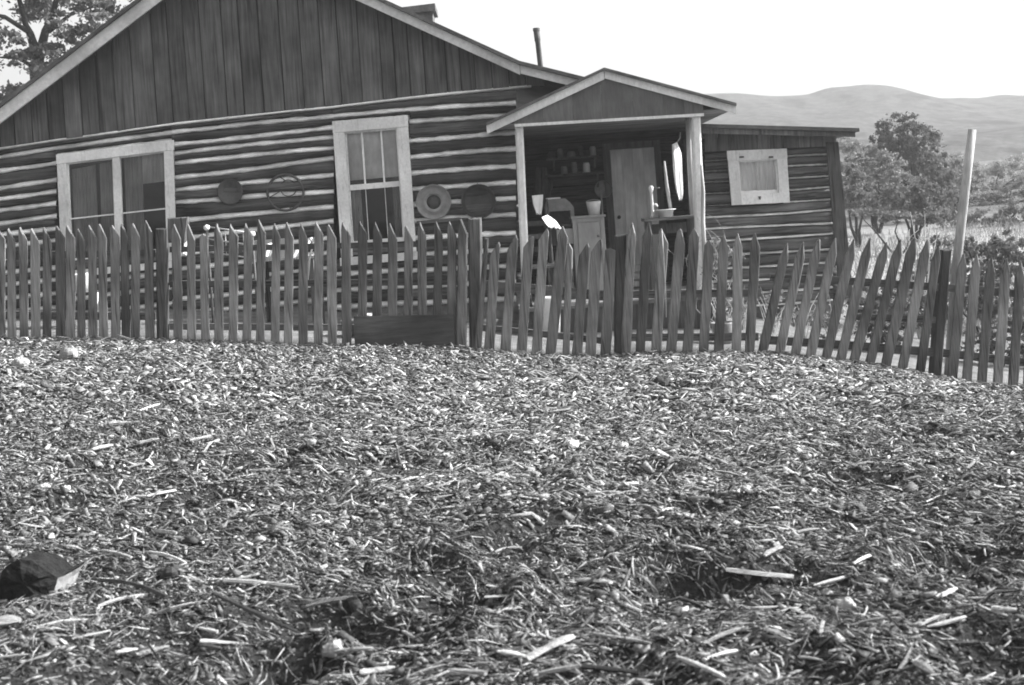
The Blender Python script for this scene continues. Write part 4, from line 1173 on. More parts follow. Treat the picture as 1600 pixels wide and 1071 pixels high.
Yt = 11.9
tx0, tx1 = P(392, 405, Yt).x, P(492, 400, Yt).x
tz = P(440, 403, Yt).z
tb = thing('yard_table', ((tx0 + tx1) / 2, Yt, gz((tx0 + tx1) / 2, Yt)), 'plank table in the yard behind the pickets with boxes and cloths on it', 'table')
for k in range(3):
    MB().box((tx0, Yt + k * 0.18, tz - 0.03), (tx1, Yt + k * 0.18 + 0.172, tz)).build('plank', M['polewood'], tb)
for xx in (tx0 + 0.05, tx1 - 0.05):
    for yy in (Yt + 0.04, Yt + 0.48):
        MB().box((xx - 0.025, yy - 0.025, gz(xx, yy) - 0.03), (xx + 0.025, yy + 0.025, tz - 0.031)).build('leg', M['post'], tb)
q0, q1 = P(393, 390, Yt).x, P(446, 390, Yt).x
bx = thing('wooden_box', ((q0 + q1) / 2, Yt + 0.1, tz), 'long pale wooden box on the yard table', 'box')
hb = P(420, 375, Yt).z - tz
mb = MB(); mb.box((q0, Yt + 0.05, tz + 0.001), (q1, Yt + 0.07, tz + hb)); mb.build('front', M['polewood'], bx)
MB().box((q0, Yt + 0.38, tz + 0.001), (q1, Yt + 0.40, tz + hb)).build('back', M['polewood'], bx)
MB().box((q0, Yt + 0.071, tz + 0.001), (q0 + 0.02, Yt + 0.379, tz + hb)).build('end', M['polewood'], bx)
MB().box((q1 - 0.02, Yt + 0.071, tz + 0.001), (q1, Yt + 0.379, tz + hb)).build('end', M['polewood'], bx)
MB().box((q0 + 0.021, Yt + 0.071, tz + 0.001), (q1 - 0.021, Yt + 0.379, tz + 0.02)).build('bottom', M['polewood'], bx)
drape('white_cloth', ([(417, 381), (416, 390), (416, 402)], [(430, 379), (427, 390), (420, 402)]), Yt - 0.03, 'narrow white cloth hanging over the front of the long box', 'cloth', seed=11)
drape('white_sheet', ([(463, 383), (460, 393), (456, 404)], [(486, 371), (480, 386), (470, 404)]), Yt - 0.05, 'slanting white sheet hanging off the yard table end', 'sheet', seed=12)
drape('white_sack', ([(286, 374), (286, 386), (286, 398)], [(297, 372), (297, 385), (296, 399)]), 11.2, 'upright white sack showing beside the fence post board', 'sack', seed=13, folds=0.03)
for k, (a, b_) in enumerate((((484, 372), (497, 400)), ((492, 374), (484, 402)))):
    o = MB().tube([P(*a, Yt - 0.07), P(*b_, Yt - 0.05), P(b_[0] + (6 if k == 0 else -6), 470, Yt - 0.1)], 0.012, 7).build('lean_stick', M['polewood'], None, True)
    tag(o, ('thin stick tilting one way at the end of the yard table', 'thin stick crossing behind the other at the yard table end')[k], 'stick')

def yard_z(p): return gz(p.x, p.y)
def pail(u, v, Y, h, r, label, mat='enamel', name='pail'):
    q = P(u, v, Y); b = Vector((q.x, Y, gz(q.x, Y)))
    t = cyl_thing(name, b, [(0, 0.01), (r * .75, 0.01), (r, h), (r * 1.05, h), (r * 1.05, h - 0.01), (r * .8, 0), (0, 0)], mat, label, 'pail', 'pails in the yard')
    MB().tube([b + Vector((r * math.cos(a), 0.0, h - 0.02 - 0.08 * math.sin(a))) for a in np.linspace(0, math.pi, 12)], 0.004, 6).build('handle', M['wire'], t, True)
    return t
# washing line prop things on the left
wt = thing('wash_stand', P(119, 500, 11.5).copy(), 'low stand in the yard behind the darkest pickets with white washing on it', 'stand')
wt.location.z = gz(wt.location.x, 11.5); ROOTLOC[wt.name] = Vector(wt.location)
sx0, sx1 = P(92, 456, 11.5).x, P(150, 456, 11.5).x
zz = P(120, 458, 11.5).z
MB().box((sx0, 11.42, zz - 0.03), (sx1, 11.75, zz)).build('top', M['post'], wt)
for xx in (sx0 + 0.04, sx1 - 0.04):
    for yy in (11.46, 11.71):
        MB().box((xx - .02, yy - .02, gz(xx, yy) - .02), (xx + .02, yy + .02, zz - .031)).build('leg', M['post'], wt)
b = Vector((P(118, 455, 11.5).x, 11.57, zz))
cyl_thing('dish_pan', b, [(0, 0.005), (0.10, 0.005), (0.15, 0.19), (0.165, 0.2), (0.165, 0.19), (0.11, 0), (0, 0)], 'enamel', 'deep white pan on the low stand behind the dark pickets', 'pan')
drape('white_strip', ([(149, 458), (150, 475), (150, 494)], [(158, 458), (158, 476), (157, 495)]), 11.38, 'white cloth strip hanging off the low yard stand', 'cloth', seed=15)
pail(574, 490, 11.25, 0.24, 0.10, 'white pail on the ground behind the patched board')
pail(551, 505, 11.35, 0.17, 0.12, 'squat grey pail next to the tall sash window end', 'tin')
pail(856, 455, 12.2, 0.45, 0.13, 'tall white can standing before the porch steps', 'enamel', 'milk_can')
pail(1128, 505, 11.4, 0.22, 0.11, 'dull pail in the yard near the vine stems', 'tin')

# tall pole behind the leaning fence
p0, p1 = P(1519, 203, 10.95), P(1494, 420, 10.95)
p2 = p1 + (p1 - p0) * 0.62
p2.z = gz(p2.x, p2.y) - 0.1
o = MB().tube([p0, p0.lerp(p1, .3), p0.lerp(p1, .6), p1, p2], [0.040, 0.043, 0.045, 0.047, 0.05], 12, 0.04).build('tall_pole', M['polewood'], None, True)
tag(o, 'tall bare leaning pole rising above the far pickets', 'pole')

# ------------------------------------------------------------------ plants
def leaf_cloud(clumps, n, size, mat, name, parent=None, flat=0.6):
    """clumps: (centre, radii, weight). leaves as small bent quads spread through each clump's volume"""
    off = ROOTLOC.get(parent.name, Vector()) if parent else Vector()
    w = np.array([c[2] for c in clumps], float); w /= w.sum()
    which = rng.choice(len(clumps), n, p=w)
    C = np.array([tuple(c[0]) for c in clumps])[which]
    R = np.array([tuple(c[1]) for c in clumps])[which]
    d = rng.normal(size=(n, 3)); d /= np.linalg.norm(d, axis=1)[:, None]
    rad = np.abs(rng.normal(0, .62, n))
    pos = C + d * R * rad[:, None] - np.array(off)
    a = rng.normal(size=(n, 3)); a /= np.linalg.norm(a, axis=1)[:, None]
    b = rng.normal(size=(n, 3)); b -= a * (a * b).sum(1)[:, None]; b /= np.linalg.norm(b, axis=1)[:, None]
    s = size * rng.uniform(0.5, 1.5, n)[:, None]
    v = np.stack([pos - a * s, pos + b * s * flat, pos + a * s, pos - b * s * flat], 1).reshape(-1, 3)
    q = np.arange(n * 4).reshape(n, 4)
    o = np_mesh(name, v, q, mat)
    if parent: o.parent = parent
    return o

def branchy(root, base, tops, r0, mat='bark', name='trunk'):
    mb = MB()
    for t_ in tops:
        base_, t2 = Vector(base), Vector(t_)
        pts = [base_]
        for k in range(1, 6):
            q = base_.lerp(t2, k / 5)
            q += Vector((random.uniform(-1, 1), random.uniform(-1, 1), random.uniform(-.3, .3))) * (t2 - base_).length * 0.035
            pts.append(q)
        mb.tube(pts, [r0 * (1 - 0.16 * k) for k in range(6)], 8, 0.06)
    return mb.build(name, M[mat], root, True)

def sub_clumps(cs, per, frac):
    out = []
    for c, r, w in cs:
        for _ in range(per):
            d = np.array([random.gauss(0, 1) for _ in range(3)]); d /= np.linalg.norm(d) + 1e-6
            k = random.random() ** 0.5
            cc = (c[0] + d[0] * r[0] * k, c[1] + d[1] * r[1] * k, c[2] + d[2] * r[2] * k)
            f = frac * random.uniform(0.6, 1.4)
            out.append((cc, (r[0] * f, r[1] * f, r[2] * f * 0.8), w * f))
    return out

# tree behind the left roof slope
Y = 23.0
tb_ = P(70, 300, Y); gb = gz(tb_.x, Y)
tr = thing('broadleaf_tree', (tb_.x, Y, gb), 'dark forked tree showing leaves above the sloping roof edge', 'tree')
fork = P(60, 95, Y)
branchy(tr, (tb_.x, Y, gb - 0.1), [fork], 0.20)
mb = MB()
for (a, b_, r_) in [((60, 95), (36, 30), .11), ((60, 95), (84, 20), .11), ((44, 50), (-30, 20), .06), ((44, 50), (10, -60), .06), ((76, 50), (150, 10), .05), ((84, 20), (110, -90), .06), ((60, 110), (0, 90), .05), ((58, 130), (130, 90), .05)]:
    p_, q_ = P(*a, Y), P(*b_, Y + random.uniform(-1, 1))
    mb.tube([p_, p_.lerp(q_, .5) + Vector((0, 0, .12)), q_], [r_, r_ * .75, r_ * .4], 7, .08)
mb.build('limb', M['bark'], tr, True)
cl = []
for (u, v, ru, rv_) in [(20, 80, 60, 40), (15, 150, 55, 40), (110, 60, 60, 40), (150, 20, 60, 30), (60, -10, 90, 45), (200, -40, 80, 50), (95, 105, 45, 25), (-60, 60, 70, 70), (40, -90, 120, 60), (175, 35, 40, 22), (-40, 150, 60, 40)]:
    c = P(u, v, Y + random.uniform(-1, 1)); k = Y / FPX
    cl.append(((c.x, c.y, c.z), (ru * k, 1.0, rv_ * k), ru * rv_))
leaf_cloud(sub_clumps(cl, 16, 0.26), 34000, 0.046, M['leaf_dark'], 'crown', tr)

def shrub(name, px, Y, label, cat, n, size, mat, per=10, frac=0.33, base=None, r0=0.05, trunkmat='bark', stems=4):
    k = Y / FPX
    cl = []
    for (u, v, ru, rv_) in px:
        c = P(u, v, Y + random.uniform(-.4, .4))
        cl.append(((c.x, c.y, c.z), (ru * k, 0.7 * (ru + rv_) / 2 * k, rv_ * k), ru * rv_))
    b0 = base if base else (px[0][0], px[0][1] + px[0][3])
    q = P(b0[0], b0[1], Y); g = gz(q.x, Y)
    t = thing(name, (q.x, Y, g), label, cat, 'trees and bushes beyond the cabin')
    tops = [Vector(c[0]) + Vector((0, 0, c[1][2] * 0.4)) for c in cl][:max(stems, 1)]
    branchy(t, (q.x, Y, g - 0.1), tops, r0, trunkmat)
    leaf_cloud(sub_clumps(cl, per, frac), n, size, M[mat], 'crown', t)
    return t
shrub('broadleaf_tree', [(1418, 205, 48, 32), (1378, 215, 18, 28), (1445, 235, 38, 36), (1400, 238, 34, 26), (1425, 275, 40, 30), (1450, 300, 40, 30)], 36, 'tall dark crowned tree standing against the pale hill', 'tree', 24000, 0.042, 'leaf_dark', 34, 0.22, (1432, 350), 0.12)
shrub('broadleaf_tree', [(1468, 285, 30, 40), (1458, 250, 26, 28), (1484, 320, 28, 40), (1480, 350, 34, 25)], 33, 'grey leaved tree between the dark tree and the pole', 'tree', 16000, 0.040, 'leaf_mid', 30, 0.22, (1470, 372), 0.10)
shrub('pale_bush', [(1375, 265, 42, 28), (1345, 258, 24, 22), (1400, 290, 30, 25), (1352, 300, 30, 25), (1385, 320, 40, 16)], 30, 'pale loose bush over the dark thicket beside the wing', 'bush', 16000, 0.036, 'leaf_pale', 30, 0.22, (1370, 350), 0.06)
shrub('thicket_bush', [(1335, 280, 24, 30), (1325, 308, 25, 24), (1352, 316, 22, 14)], 27, 'dark thicket bush right against the wing corner', 'bush', 9000, 0.034, 'leaf_mid', 26, 0.22, (1335, 345), 0.05)
shrub('thicket_bush', [(1405, 308, 28, 24), (1440, 300, 26, 28), (1450, 322, 30, 18), (1420, 328, 30, 10)], 27, 'dark thicket bush below the tall tree crown', 'bush', 10000, 0.034, 'leaf_mid', 26, 0.22, (1425, 345), 0.05)
shrub('brush', [(1520, 300, 34, 34), (1560, 285, 44, 36), (1610, 280, 44, 40), (1540, 330, 50, 22)], 46, 'pale brush on the slope beyond the pole', 'bush', 15000, 0.045, 'leaf_pale', 30, 0.24, (1560, 345), 0.05)
shrub('brush', [(1500, 345, 32, 26), (1540, 350, 40, 24), (1590, 345, 40, 32), (1640, 350, 40, 36)], 30, 'grey brush in the middle distance beyond the last pickets', 'bush', 14000, 0.034, 'leaf_mid', 30, 0.24, (1560, 385), 0.05)
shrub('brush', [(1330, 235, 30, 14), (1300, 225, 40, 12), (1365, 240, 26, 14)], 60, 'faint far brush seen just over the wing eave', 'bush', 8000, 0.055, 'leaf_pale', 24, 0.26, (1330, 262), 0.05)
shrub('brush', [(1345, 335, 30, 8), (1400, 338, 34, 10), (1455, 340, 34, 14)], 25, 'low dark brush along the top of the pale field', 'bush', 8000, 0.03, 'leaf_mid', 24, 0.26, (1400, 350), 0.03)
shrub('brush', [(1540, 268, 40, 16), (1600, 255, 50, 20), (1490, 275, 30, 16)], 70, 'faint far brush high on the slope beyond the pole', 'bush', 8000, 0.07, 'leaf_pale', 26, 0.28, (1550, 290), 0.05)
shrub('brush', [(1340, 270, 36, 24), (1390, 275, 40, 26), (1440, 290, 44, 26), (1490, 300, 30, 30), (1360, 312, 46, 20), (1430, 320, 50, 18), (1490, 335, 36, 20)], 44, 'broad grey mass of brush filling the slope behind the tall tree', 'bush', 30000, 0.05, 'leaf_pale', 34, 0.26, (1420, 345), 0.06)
shrub('low_bush', [(1400, 470, 50, 34), (1350, 480, 34, 34), (1440, 490, 40, 36), (1380, 520, 50, 24)], 12.4, 'grey scrub behind the steepest leaning pickets', 'bush', 13000, 0.018, 'leaf_mid', 34, 0.24, (1400, 555), 0.02)
shrub('low_bush', [(1500, 480, 40, 36), (1560, 480, 44, 44), (1620, 490, 44, 50), (1540, 530, 50, 24), (1600, 545, 40, 24)], 12.6, 'grey scrub low behind the last upright pickets', 'bush', 14000, 0.018, 'leaf_mid', 34, 0.24, (1560, 580), 0.02)
shrub('brush', [(1700, 320, 60, 50), (1780, 310, 60, 60), (1860, 330, 60, 60), (1740, 380, 70, 40)], 30, 'grey brush on the slope far past the pole', 'bush', 14000, 0.045, 'leaf_mid', 30, 0.26, (1770, 420), 0.06)
shrub('brush', [(1525, 316, 44, 16), (1580, 308, 50, 22), (1640, 310, 50, 26), (1700, 312, 50, 24)], 38, 'grey belt of brush crossing behind the pole', 'bush', 16000, 0.04, 'leaf_mid', 34, 0.28, (1580, 335), 0.05)
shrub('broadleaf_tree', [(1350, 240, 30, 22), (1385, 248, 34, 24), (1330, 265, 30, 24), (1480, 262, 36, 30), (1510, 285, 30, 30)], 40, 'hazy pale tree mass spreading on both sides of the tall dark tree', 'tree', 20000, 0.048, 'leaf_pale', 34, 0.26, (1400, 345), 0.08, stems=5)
shrub('low_bush', [(1540, 395, 36, 30), (1510, 388, 22, 24), (1580, 390, 34, 34), (1570, 425, 38, 28), (1530, 430, 34, 24), (1620, 400, 34, 40)], 15.5, 'leafy bush just behind the last pickets', 'bush', 17000, 0.021, 'leaf_mid', 28, 0.24, (1545, 480), 0.03)
shrub('low_bush', [(1470, 385, 22, 22), (1445, 405, 24, 18), (1470, 425, 30, 20), (1430, 430, 26, 14)], 15.0, 'small pale bush behind the leaning pickets left of the pole', 'bush', 9000, 0.018, 'leaf_pale', 24, 0.24, (1462, 480), 0.025)
# dry grass on the pale field behind the fence
n = 16000
x = rng.uniform(2.5, 16, n); y = 14.8 + 15 * rng.random(n) ** 1.2
ok = ~((x < 4.9) & (y < 19.5)) & (vnoise(x * .8, y * .8) + .3 * rng.random(n) > -.1)
x, y = x[ok], y[ok]; n = len(x)
b0 = np.stack([x, y, ground_z(x, y) - .02], 1)
h_ = rng.uniform(.10, .38, n)
le = rng.normal(0, .35, (n, 2))
tp = b0 + np.stack([le[:, 0] * h_, le[:, 1] * h_, h_], 1)
sd = rng.normal(size=(n, 2)); sd /= np.linalg.norm(sd, axis=1)[:, None]
sd = np.stack([sd[:, 0], sd[:, 1], np.zeros(n)], 1) * .012
V = np.stack([b0 - sd, b0 + sd, tp], 1).reshape(-1, 3)
gr = np_mesh('dry_grass', V, np.arange(n * 3).reshape(n, 3), M['leaf_pale'])
tag(gr, 'tufts of dry grass scattered over the pale field', 'grass', kind='stuff')
# twiggy bare shrub in front of the pale field
q = P(1436, 470, 14.2); g = gz(q.x, 14.2)
tw = thing('bare_shrub', (q.x, 14.2, g), 'bare twiggy shrub standing in front of the pale field', 'shrub', 'trees and bushes beyond the cabin')
for k in range(12):
    e = P(1436 + random.uniform(-50, 45), 345 + random.uniform(-15, 40), 14.2 + random.uniform(-.3, .3))
    b = Vector((q.x + random.uniform(-.05, .05), 14.2, g))
    m_ = b.lerp(e, .55) + Vector((random.uniform(-.08, .08), random.uniform(-.08, .08), random.uniform(0, .1)))
    mb = MB().tube([b, b.lerp(m_, .5), m_, e], [.013, .011, .008, .004], 5)
    for _ in range(3):
        s_ = m_.lerp(e, random.random()); mb.tube([s_, s_ + Vector((random.uniform(-.15, .15), random.uniform(-.1, .1), random.uniform(.02, .18)))], [.005, .002], 4)
    mb.build('stem', M['polewood'], tw, True)

# dry vine climbing round the right porch post, and dry weeds along the wing
vb = P(1108, 480, YP - 0.05); g = gz(vb.x, vb.y)
vine = thing('dry_vine', (vb.x, vb.y, g), 'dry leafless vine tangled about the foot of the porch post', 'vine')
for k in range(9):
    q = Vector((vb.x + random.uniform(-.08, .10), YP - .05 + random.uniform(-.1, .1), g))
    pts = [q.copy()]
    d_ = Vector((random.uniform(-.25, .3), random.uniform(-.2, .2), 1)).normalized()
    for i in range(random.randint(8, 15)):
        d_ = (d_ + Vector((random.gauss(0, .35) + (vb.x + .03 - q.x) * 1.2, random.gauss(0, .2) + (YP - .05 - q.y) * 1.5, random.gauss(.12, .2)))).normalized()
        q = q + d_ * random.uniform(.07, .13)
        pts.append(q.copy())
    MB().tube(pts, [max(.0018, .006 - .0004 * i) for i in range(len(pts))], 5).build('stem', M['polewood'], vine, True)
MB().tube([P(1096, 258, YP), P(1098.5, 300, YP), P(1098, 345, YP), P(1101, 400, YP), P(1101, 460, YP), (P(1102, 470, YP).x, YP, g)], [.012, .022, .026, .028, .03, .032], 9, .1).build('post_lit_edge', M['polewood'], vine, True)  # added pale rod standing in for the post's sunlit edge
c_ = [(tuple(P(1118, 385, YP - .05)), (.14, .1, .14), 1.0), (tuple(P(1112, 420, YP - .05)), (.14, .12, .2), 1.0), (tuple(P(1140, 400, YP)), (.16, .1, .12), .7)]
leaf_cloud(sub_clumps(c_, 8, .4), 900, .016, M['leaf_pale'], 'dry_leaves', vine)
for k, (u, lab) in enumerate([(1128, 'straggly pale weed beside the vine at the porch post'), (1158, 'straggly pale weed under the small square window'), (1205, 'straggly pale weed at the first leaning picket'),
                              (1250, 'straggly pale weed below the middle of the log wing'), (1300, 'straggly pale weed by the wing corner board')]):
    q = P(u, 500, 12.4 + random.uniform(-.4, .5)); g = gz(q.x, q.y)
    t = thing('dry_weed', (q.x, q.y, g), lab, 'weed', 'weeds in the yard below the wing')
    mb = MB()
    for j in range(9):
        e = Vector((q.x + random.uniform(-.28, .28), q.y + random.uniform(-.2, .2), g + random.uniform(.25, .62)))
        b = Vector((q.x + random.uniform(-.05, .05), q.y, g))
        mb.tube([b, b.lerp(e, .6) + Vector((0, 0, .06)), e], [.006, .005, .002], 4)
    mb.build('stem', M['polewood'], t)
    leaf_cloud(sub_clumps([((q.x, q.y, g + .28), (.22, .18, .22), 1)], 7, .4), 260, .022, M['leaf_pale'], 'leaves', t)

# ------------------------------------------------------------------ rocks, stump and big pieces of wood on the ground
def roughen(o, cuts, fr_, seed):
    import bmesh
    bm = bmesh.new(); bm.from_mesh(o.data)
    bmesh.ops.subdivide_edges(bm, edges=bm.edges[:], cuts=cuts, fractal=fr_, along_normal=.6, seed=seed, use_grid_fill=True)
    bm.to_mesh(o.data); bm.free(); o.data.update()

def lump(name, c, r, mat, label, cat, sq=(1, 1, .7), seed=0, group=None, sink=.25):
    rr = np.random.default_rng(seed)
    n, m = 14, 9
    vv, ff = [], []
    ph = rr.uniform(0, 6, 6)
    for i in range(m):
        th = math.pi * i / (m - 1)
        for k in range(n):
            a = 2 * math.pi * k / n
            f = 1 + .13 * math.sin(2 * a + ph[0] + 2 * th) + .1 * math.sin(3 * a + ph[1] - 3 * th) + .06 * math.sin(5 * a + ph[2] + 4 * th) + rr.uniform(-.05, .05) * (0 < i < m - 1)
            vv.append((c[0] + r * sq[0] * f * math.sin(th) * math.cos(a), c[1] + r * sq[1] * f * math.sin(th) * math.sin(a), c[2] + r * sq[2] * (math.cos(th) * f + 1 - 2 * sink)))
    for i in range(m - 1):
        for k in range(n):
            ff.append((i * n + k, (i + 1) * n + k, (i + 1) * n + (k + 1) % n, i * n + (k + 1) % n))
    o = MB().add(vv, ff).build(name, M[mat], None, True)
    o.data.polygons.foreach_set('use_smooth', [False] * len(o.data.polygons))
    roughen(o, 2, .35, seed)
    return tag(o, label, cat, group)
ROCKS = 'stones lying in the farmyard'
for i, (u, v, r, lab, mt) in enumerate([
        (108, 561, .085, 'larger pale stone casting a long shadow near the dark pickets', 'stone'),
        (33, 574, .065, 'smaller pale stone at the picture edge below the dark pickets', 'stone'),
        (222, 533, .035, 'tiny white stone at the foot of the dark pickets', 'stone'),
        (893, 701, .042, 'pale blunt stone in the middle of the chip ground', 'stone'),
        (1454, 604, .045, 'pale stone in front of the leaning pickets', 'stone'),
        (1316, 630, .035, 'small pale stone on the open ground before the leaning pickets', 'stone'),
        (522, 1026, .035, 'smooth pale stone on bare soil near the bottom edge', 'stone'),
        (1322, 952, .03, 'pale rounded stone among chips at lower right', 'stone'),
        (70, 766, .026, 'pale stone, one of a pair, beyond the dark block', 'stone'),
        (104, 768, .024, 'pale stone, second of a pair, nearer the picture middle', 'stone'),
        (488, 697, .03, 'bright stone beside a dark hollow on the left ground', 'stone'),
        (442, 660, .028, 'whitish stone below the middle pickets, standing up', 'stone'),
        (850, 905, .035, 'dark clod of earth behind the long pale splinter', 'clod'),
        (270, 905, .045, 'dark rounded clod beside pale sticks at lower left', 'clod'),
        (1035, 603, .06, 'dark clod on the bright ground before the gate post', 'clod')]):
    p = G(u, v)
    lump('stone' if mt == 'stone' else 'earth_clod', p, r, mt, lab, 'stone' if mt == 'stone' else 'clod', (1.0, .8, .75), 20 + i, ROCKS, .2)

# the chopped block at lower left
p = G(45, 938)
blk = thing('chopping_block', (p.x, p.y, p.z), 'dark bark covered block of log with a pale sawn end', 'log block')
Yb0 = p.y
fr = [(4, 950), (-4, 930), (-3, 912), (4, 893), (14, 880), (30, 872), (48, 876), (66, 886), (80, 897), (88, 905), (86, 918), (83, 934), (79, 950)]
nb = len(fr)
rings = []
for j in range(5):
    t_ = j / 4
    rg = []
    for k, (u, v) in enumerate(fr):
        right = 1 if k >= 9 else 0
        dx = .035 * t_ * (1.2 if k == 9 else .6 if k > 9 else .4)
        rg.append(P(u, v, Yb0) + Vector((dx + random.uniform(-.004, .004), .17 * t_ + random.uniform(-.008, .008), -.03 * t_ * (0 if right else 1) + random.uniform(-.004, .004))))
    rings.append(rg)
cen = sum(rings[0], Vector()) / nb
inner = [cen.lerp(q, .55) + Vector((random.uniform(-.006, .006), -.022 + random.uniform(-.01, .01), random.uniform(-.006, .006))) for q in rings[0]]
vv = [q for rg in rings for q in rg] + inner + [cen + Vector((0, -.03, 0))]
ff = []
for j in range(4):
    for k in range(nb - 1):
        if k < 9:
            ff.append((j * nb + k, (j + 1) * nb + k, (j + 1) * nb + k + 1, j * nb + k + 1))
o5 = 5 * nb
for k in range(nb):
    k2 = (k + 1) % nb
    ff.append((k, k2, o5 + k2, o5 + k)); ff.append((o5 + k, o5 + k2, o5 + nb))
ff.append(tuple(4 * nb + k for k in range(nb)))
roughen(MB().add(vv, ff).build('bark', M['block_bark'], blk), 3, .9, 5)
vv = [rings[j][k] for j in range(5) for k in range(9, nb)]
w_ = nb - 9
MB().add(vv, [(j * w_ + k, j * w_ + k + 1, (j + 1) * w_ + k + 1, (j + 1) * w_ + k) for j in range(4) for k in range(w_ - 1)]).build('sawn_end', M['endgrain'], blk)

def stick_mesh(a, b, w, h, rr, seg=6, bend=.04, taper=(.55, .35)):
    """split piece of wood lying from a to b: irregular flattened section, tapered ends, slightly bent"""
    a, b = Vector(a), Vector(b)
    d = b - a; L_ = d.length; d.normalize()
    s = d.cross(Vector((0, 0, 1))).normalized(); up = s.cross(d)
    bx_, bz_ = rr.uniform(-bend, bend) * L_, rr.uniform(-.2, .6) * bend * L_
    vv, ff = [], []
    m = 6
    tp0, tp1 = rr.uniform(.45, 1.0), rr.uniform(.3, 1.0)
    angs = [2 * math.pi * k / m + rr.uniform(-.25, .25) for k in range(m)]
    rad = [rr.uniform(.6, 1.15) for _ in range(m)]
    for i in range(seg + 1):
        t_ = i / seg
        env = 1.0
        if t_ < .2: env = tp0 + (1 - tp0) * t_ / .2
        if t_ > .75: env = tp1 + (1 - tp1) * (1 - t_) / .25
        env *= rr.uniform(.8, 1.15)
        c = a + d * L_ * t_ + s * bx_ * math.sin(math.pi * t_) + up * bz_ * math.sin(math.pi * t_)
        for k in range(m):
            vv.append(c + s * math.cos(angs[k]) * w / 2 * rad[k] * env + up * math.sin(angs[k]) * h / 2 * rad[k] * env)
    for i in range(seg):
        for k in range(m):
            ff.append((i * m + k, (i + 1) * m + k, (i + 1) * m + (k + 1) % m, i * m + (k + 1) % m))
    ff.append(tuple(range(m))); ff.append(tuple(range(len(vv) - 1, len(vv) - m - 1, -1)))
    return vv, ff

WOOD = 'large loose pieces of wood on the chip ground'
BIG = [
    (905, 919, 956, 924, 9, 'split', 'short thick white billet with a notched end, above a long splinter'),
    (906, 926, 1003, 967, 5, 'split', 'long pale splinter slanting down from the white billet'),
    (823, 1047, 896, 1011, 12, 'split', 'thick white pointed stick near the bottom edge'),
    (922, 1003, 1018, 1019, 7, 'split', 'long curved pale stick near the bottom, pointing at bare soil'),
    (778, 1031, 822, 1041, 7, 'split', 'pale stick whose end meets the thick white pointed stick'),
    (1136, 906, 1241, 916, 12, 'split', 'wide weathered slab lying under a dark hollow at lower right'),
    (352, 920, 468, 930, 9, 'split', 'long tapering pale board piece at lower left'),
    (244, 839, 277, 844, 8, 'split', 'short bright white chip block at left'),
    (145, 917, 262, 947, 9, 'bark', 'long dark stick beside the chopping block'),
    (335, 940, 470, 1003, 9, 'bark', 'dark fallen branch running down from the long tapering board'),
    (182, 1034, 217, 1028, 8, 'split', 'bright white stick near the lower corner, shorter of two in line'),
    (213, 1036, 264, 1021, 7, 'split', 'bright white stick near the lower corner, longer of two in line'),
    (-20, 992, 33, 984, 16, 'split', 'thick white lump of split wood at the lower corner'),
    (563, 1064, 618, 1055, 8, 'split', 'pale stick at the very bottom edge below the dark hollow'),
    (313, 993, 341, 999, 6, 'split', 'small bright chip on fine soil at lower left'),
    (234, 873, 291, 890, 6, 'split', 'pale slanting stick behind the dark rounded clod'),
    (160, 869, 206, 881, 5, 'split', 'thin pale stick above the long dark stick'),
    (300, 882, 365, 889, 5, 'split', 'pale thin stick beyond the dark rounded clod'),
    (374, 916, 406, 907, 6, 'split', 'short pale wedge lying above the tapering board'),
    (1195, 881, 1222, 868, 8, 'split', 'bright tilted chip inside the dark hollow at lower right'),
    (1246, 842, 1281, 837, 7, 'split', 'pale curved chip above the dark hollow at lower right'),
    (1335, 893, 1360, 879, 6, 'split', 'pale forked chip right of the dark hollow'),
    (1464, 946, 1496, 932, 7, 'split', 'pale stick alone near the dark lower right ground'),
    (1550, 966, 1590, 967, 9, 'split', 'bright white flat piece at the right picture edge'),
    (1283, 1004, 1287, 983, 6, 'split', 'short pale peg standing crosswise at lower right'),
    (144, 711, 176, 705, 8, 'split', 'bright white piece at left, first of three in a row'),
    (214, 702, 249, 694, 8, 'split', 'bright white piece at left, middle of three in a row'),
    (296, 697, 332, 688, 7, 'split', 'bright white piece at left, last of three in a row'),
    (170, 670, 197, 668, 7, 'split', 'flat white chip behind the row of three bright pieces'),
    (800, 751, 828, 752, 6, 'split', 'pale chip lying in the middle ground'),
    (965, 769, 998, 766, 8, 'split', 'bright chunky piece in the middle ground right of centre'),
    (854, 638, 881, 635, 5, 'split', 'white chip on the bright ground before the gate'),
    (230, 785, 275, 775, 6, 'split', 'pale stick left of centre, beyond the dark fallen branch'),
    (700, 1062, 760, 1068, 9, 'split', 'pale stick end poking in at the bottom edge'),
    (842, 1066, 905, 1055, 9, 'split', 'pale stick at the very bottom below the thick white stick'),
    (910, 1055, 1000, 1068, 8, 'bark', 'dark stick at the very bottom right of the thick white stick'),
    (560, 878, 600, 879, 4, 'split', 'thin straight stick behind the dark central hollow'),
    (1100, 1045, 1150, 1030, 7, 'split', 'pale stick low down on the right of the bare soil patch'),
    (1430, 1050, 1460, 1071, 12, 'split', 'blunt grey piece at the bottom edge on the right'),
    (700, 855, 740, 846, 6, 'bark', 'dark split piece above the dark central hollow'),
]
prr = random.Random(3)
for (u1, v1, u2, v2, wpx, mt, lab) in BIG:
    a, b = G(u1, v1), G(u2, v2)
    k = (a.y + b.y) / 2 / FPX
    w = wpx * k * 1.3
    h = w * .7
    a.z += h * .42 + .018; b.z += h * .42 + .018
    vv, ff = stick_mesh(a, b, w, h, prr)
    o = MB().add(vv, ff).build('dark_stick' if mt == 'bark' else 'wood_piece', M[mt], None, False)
    tag(o, lab, 'stick' if abs(u2 - u1) > 40 else 'wood piece', WOOD)

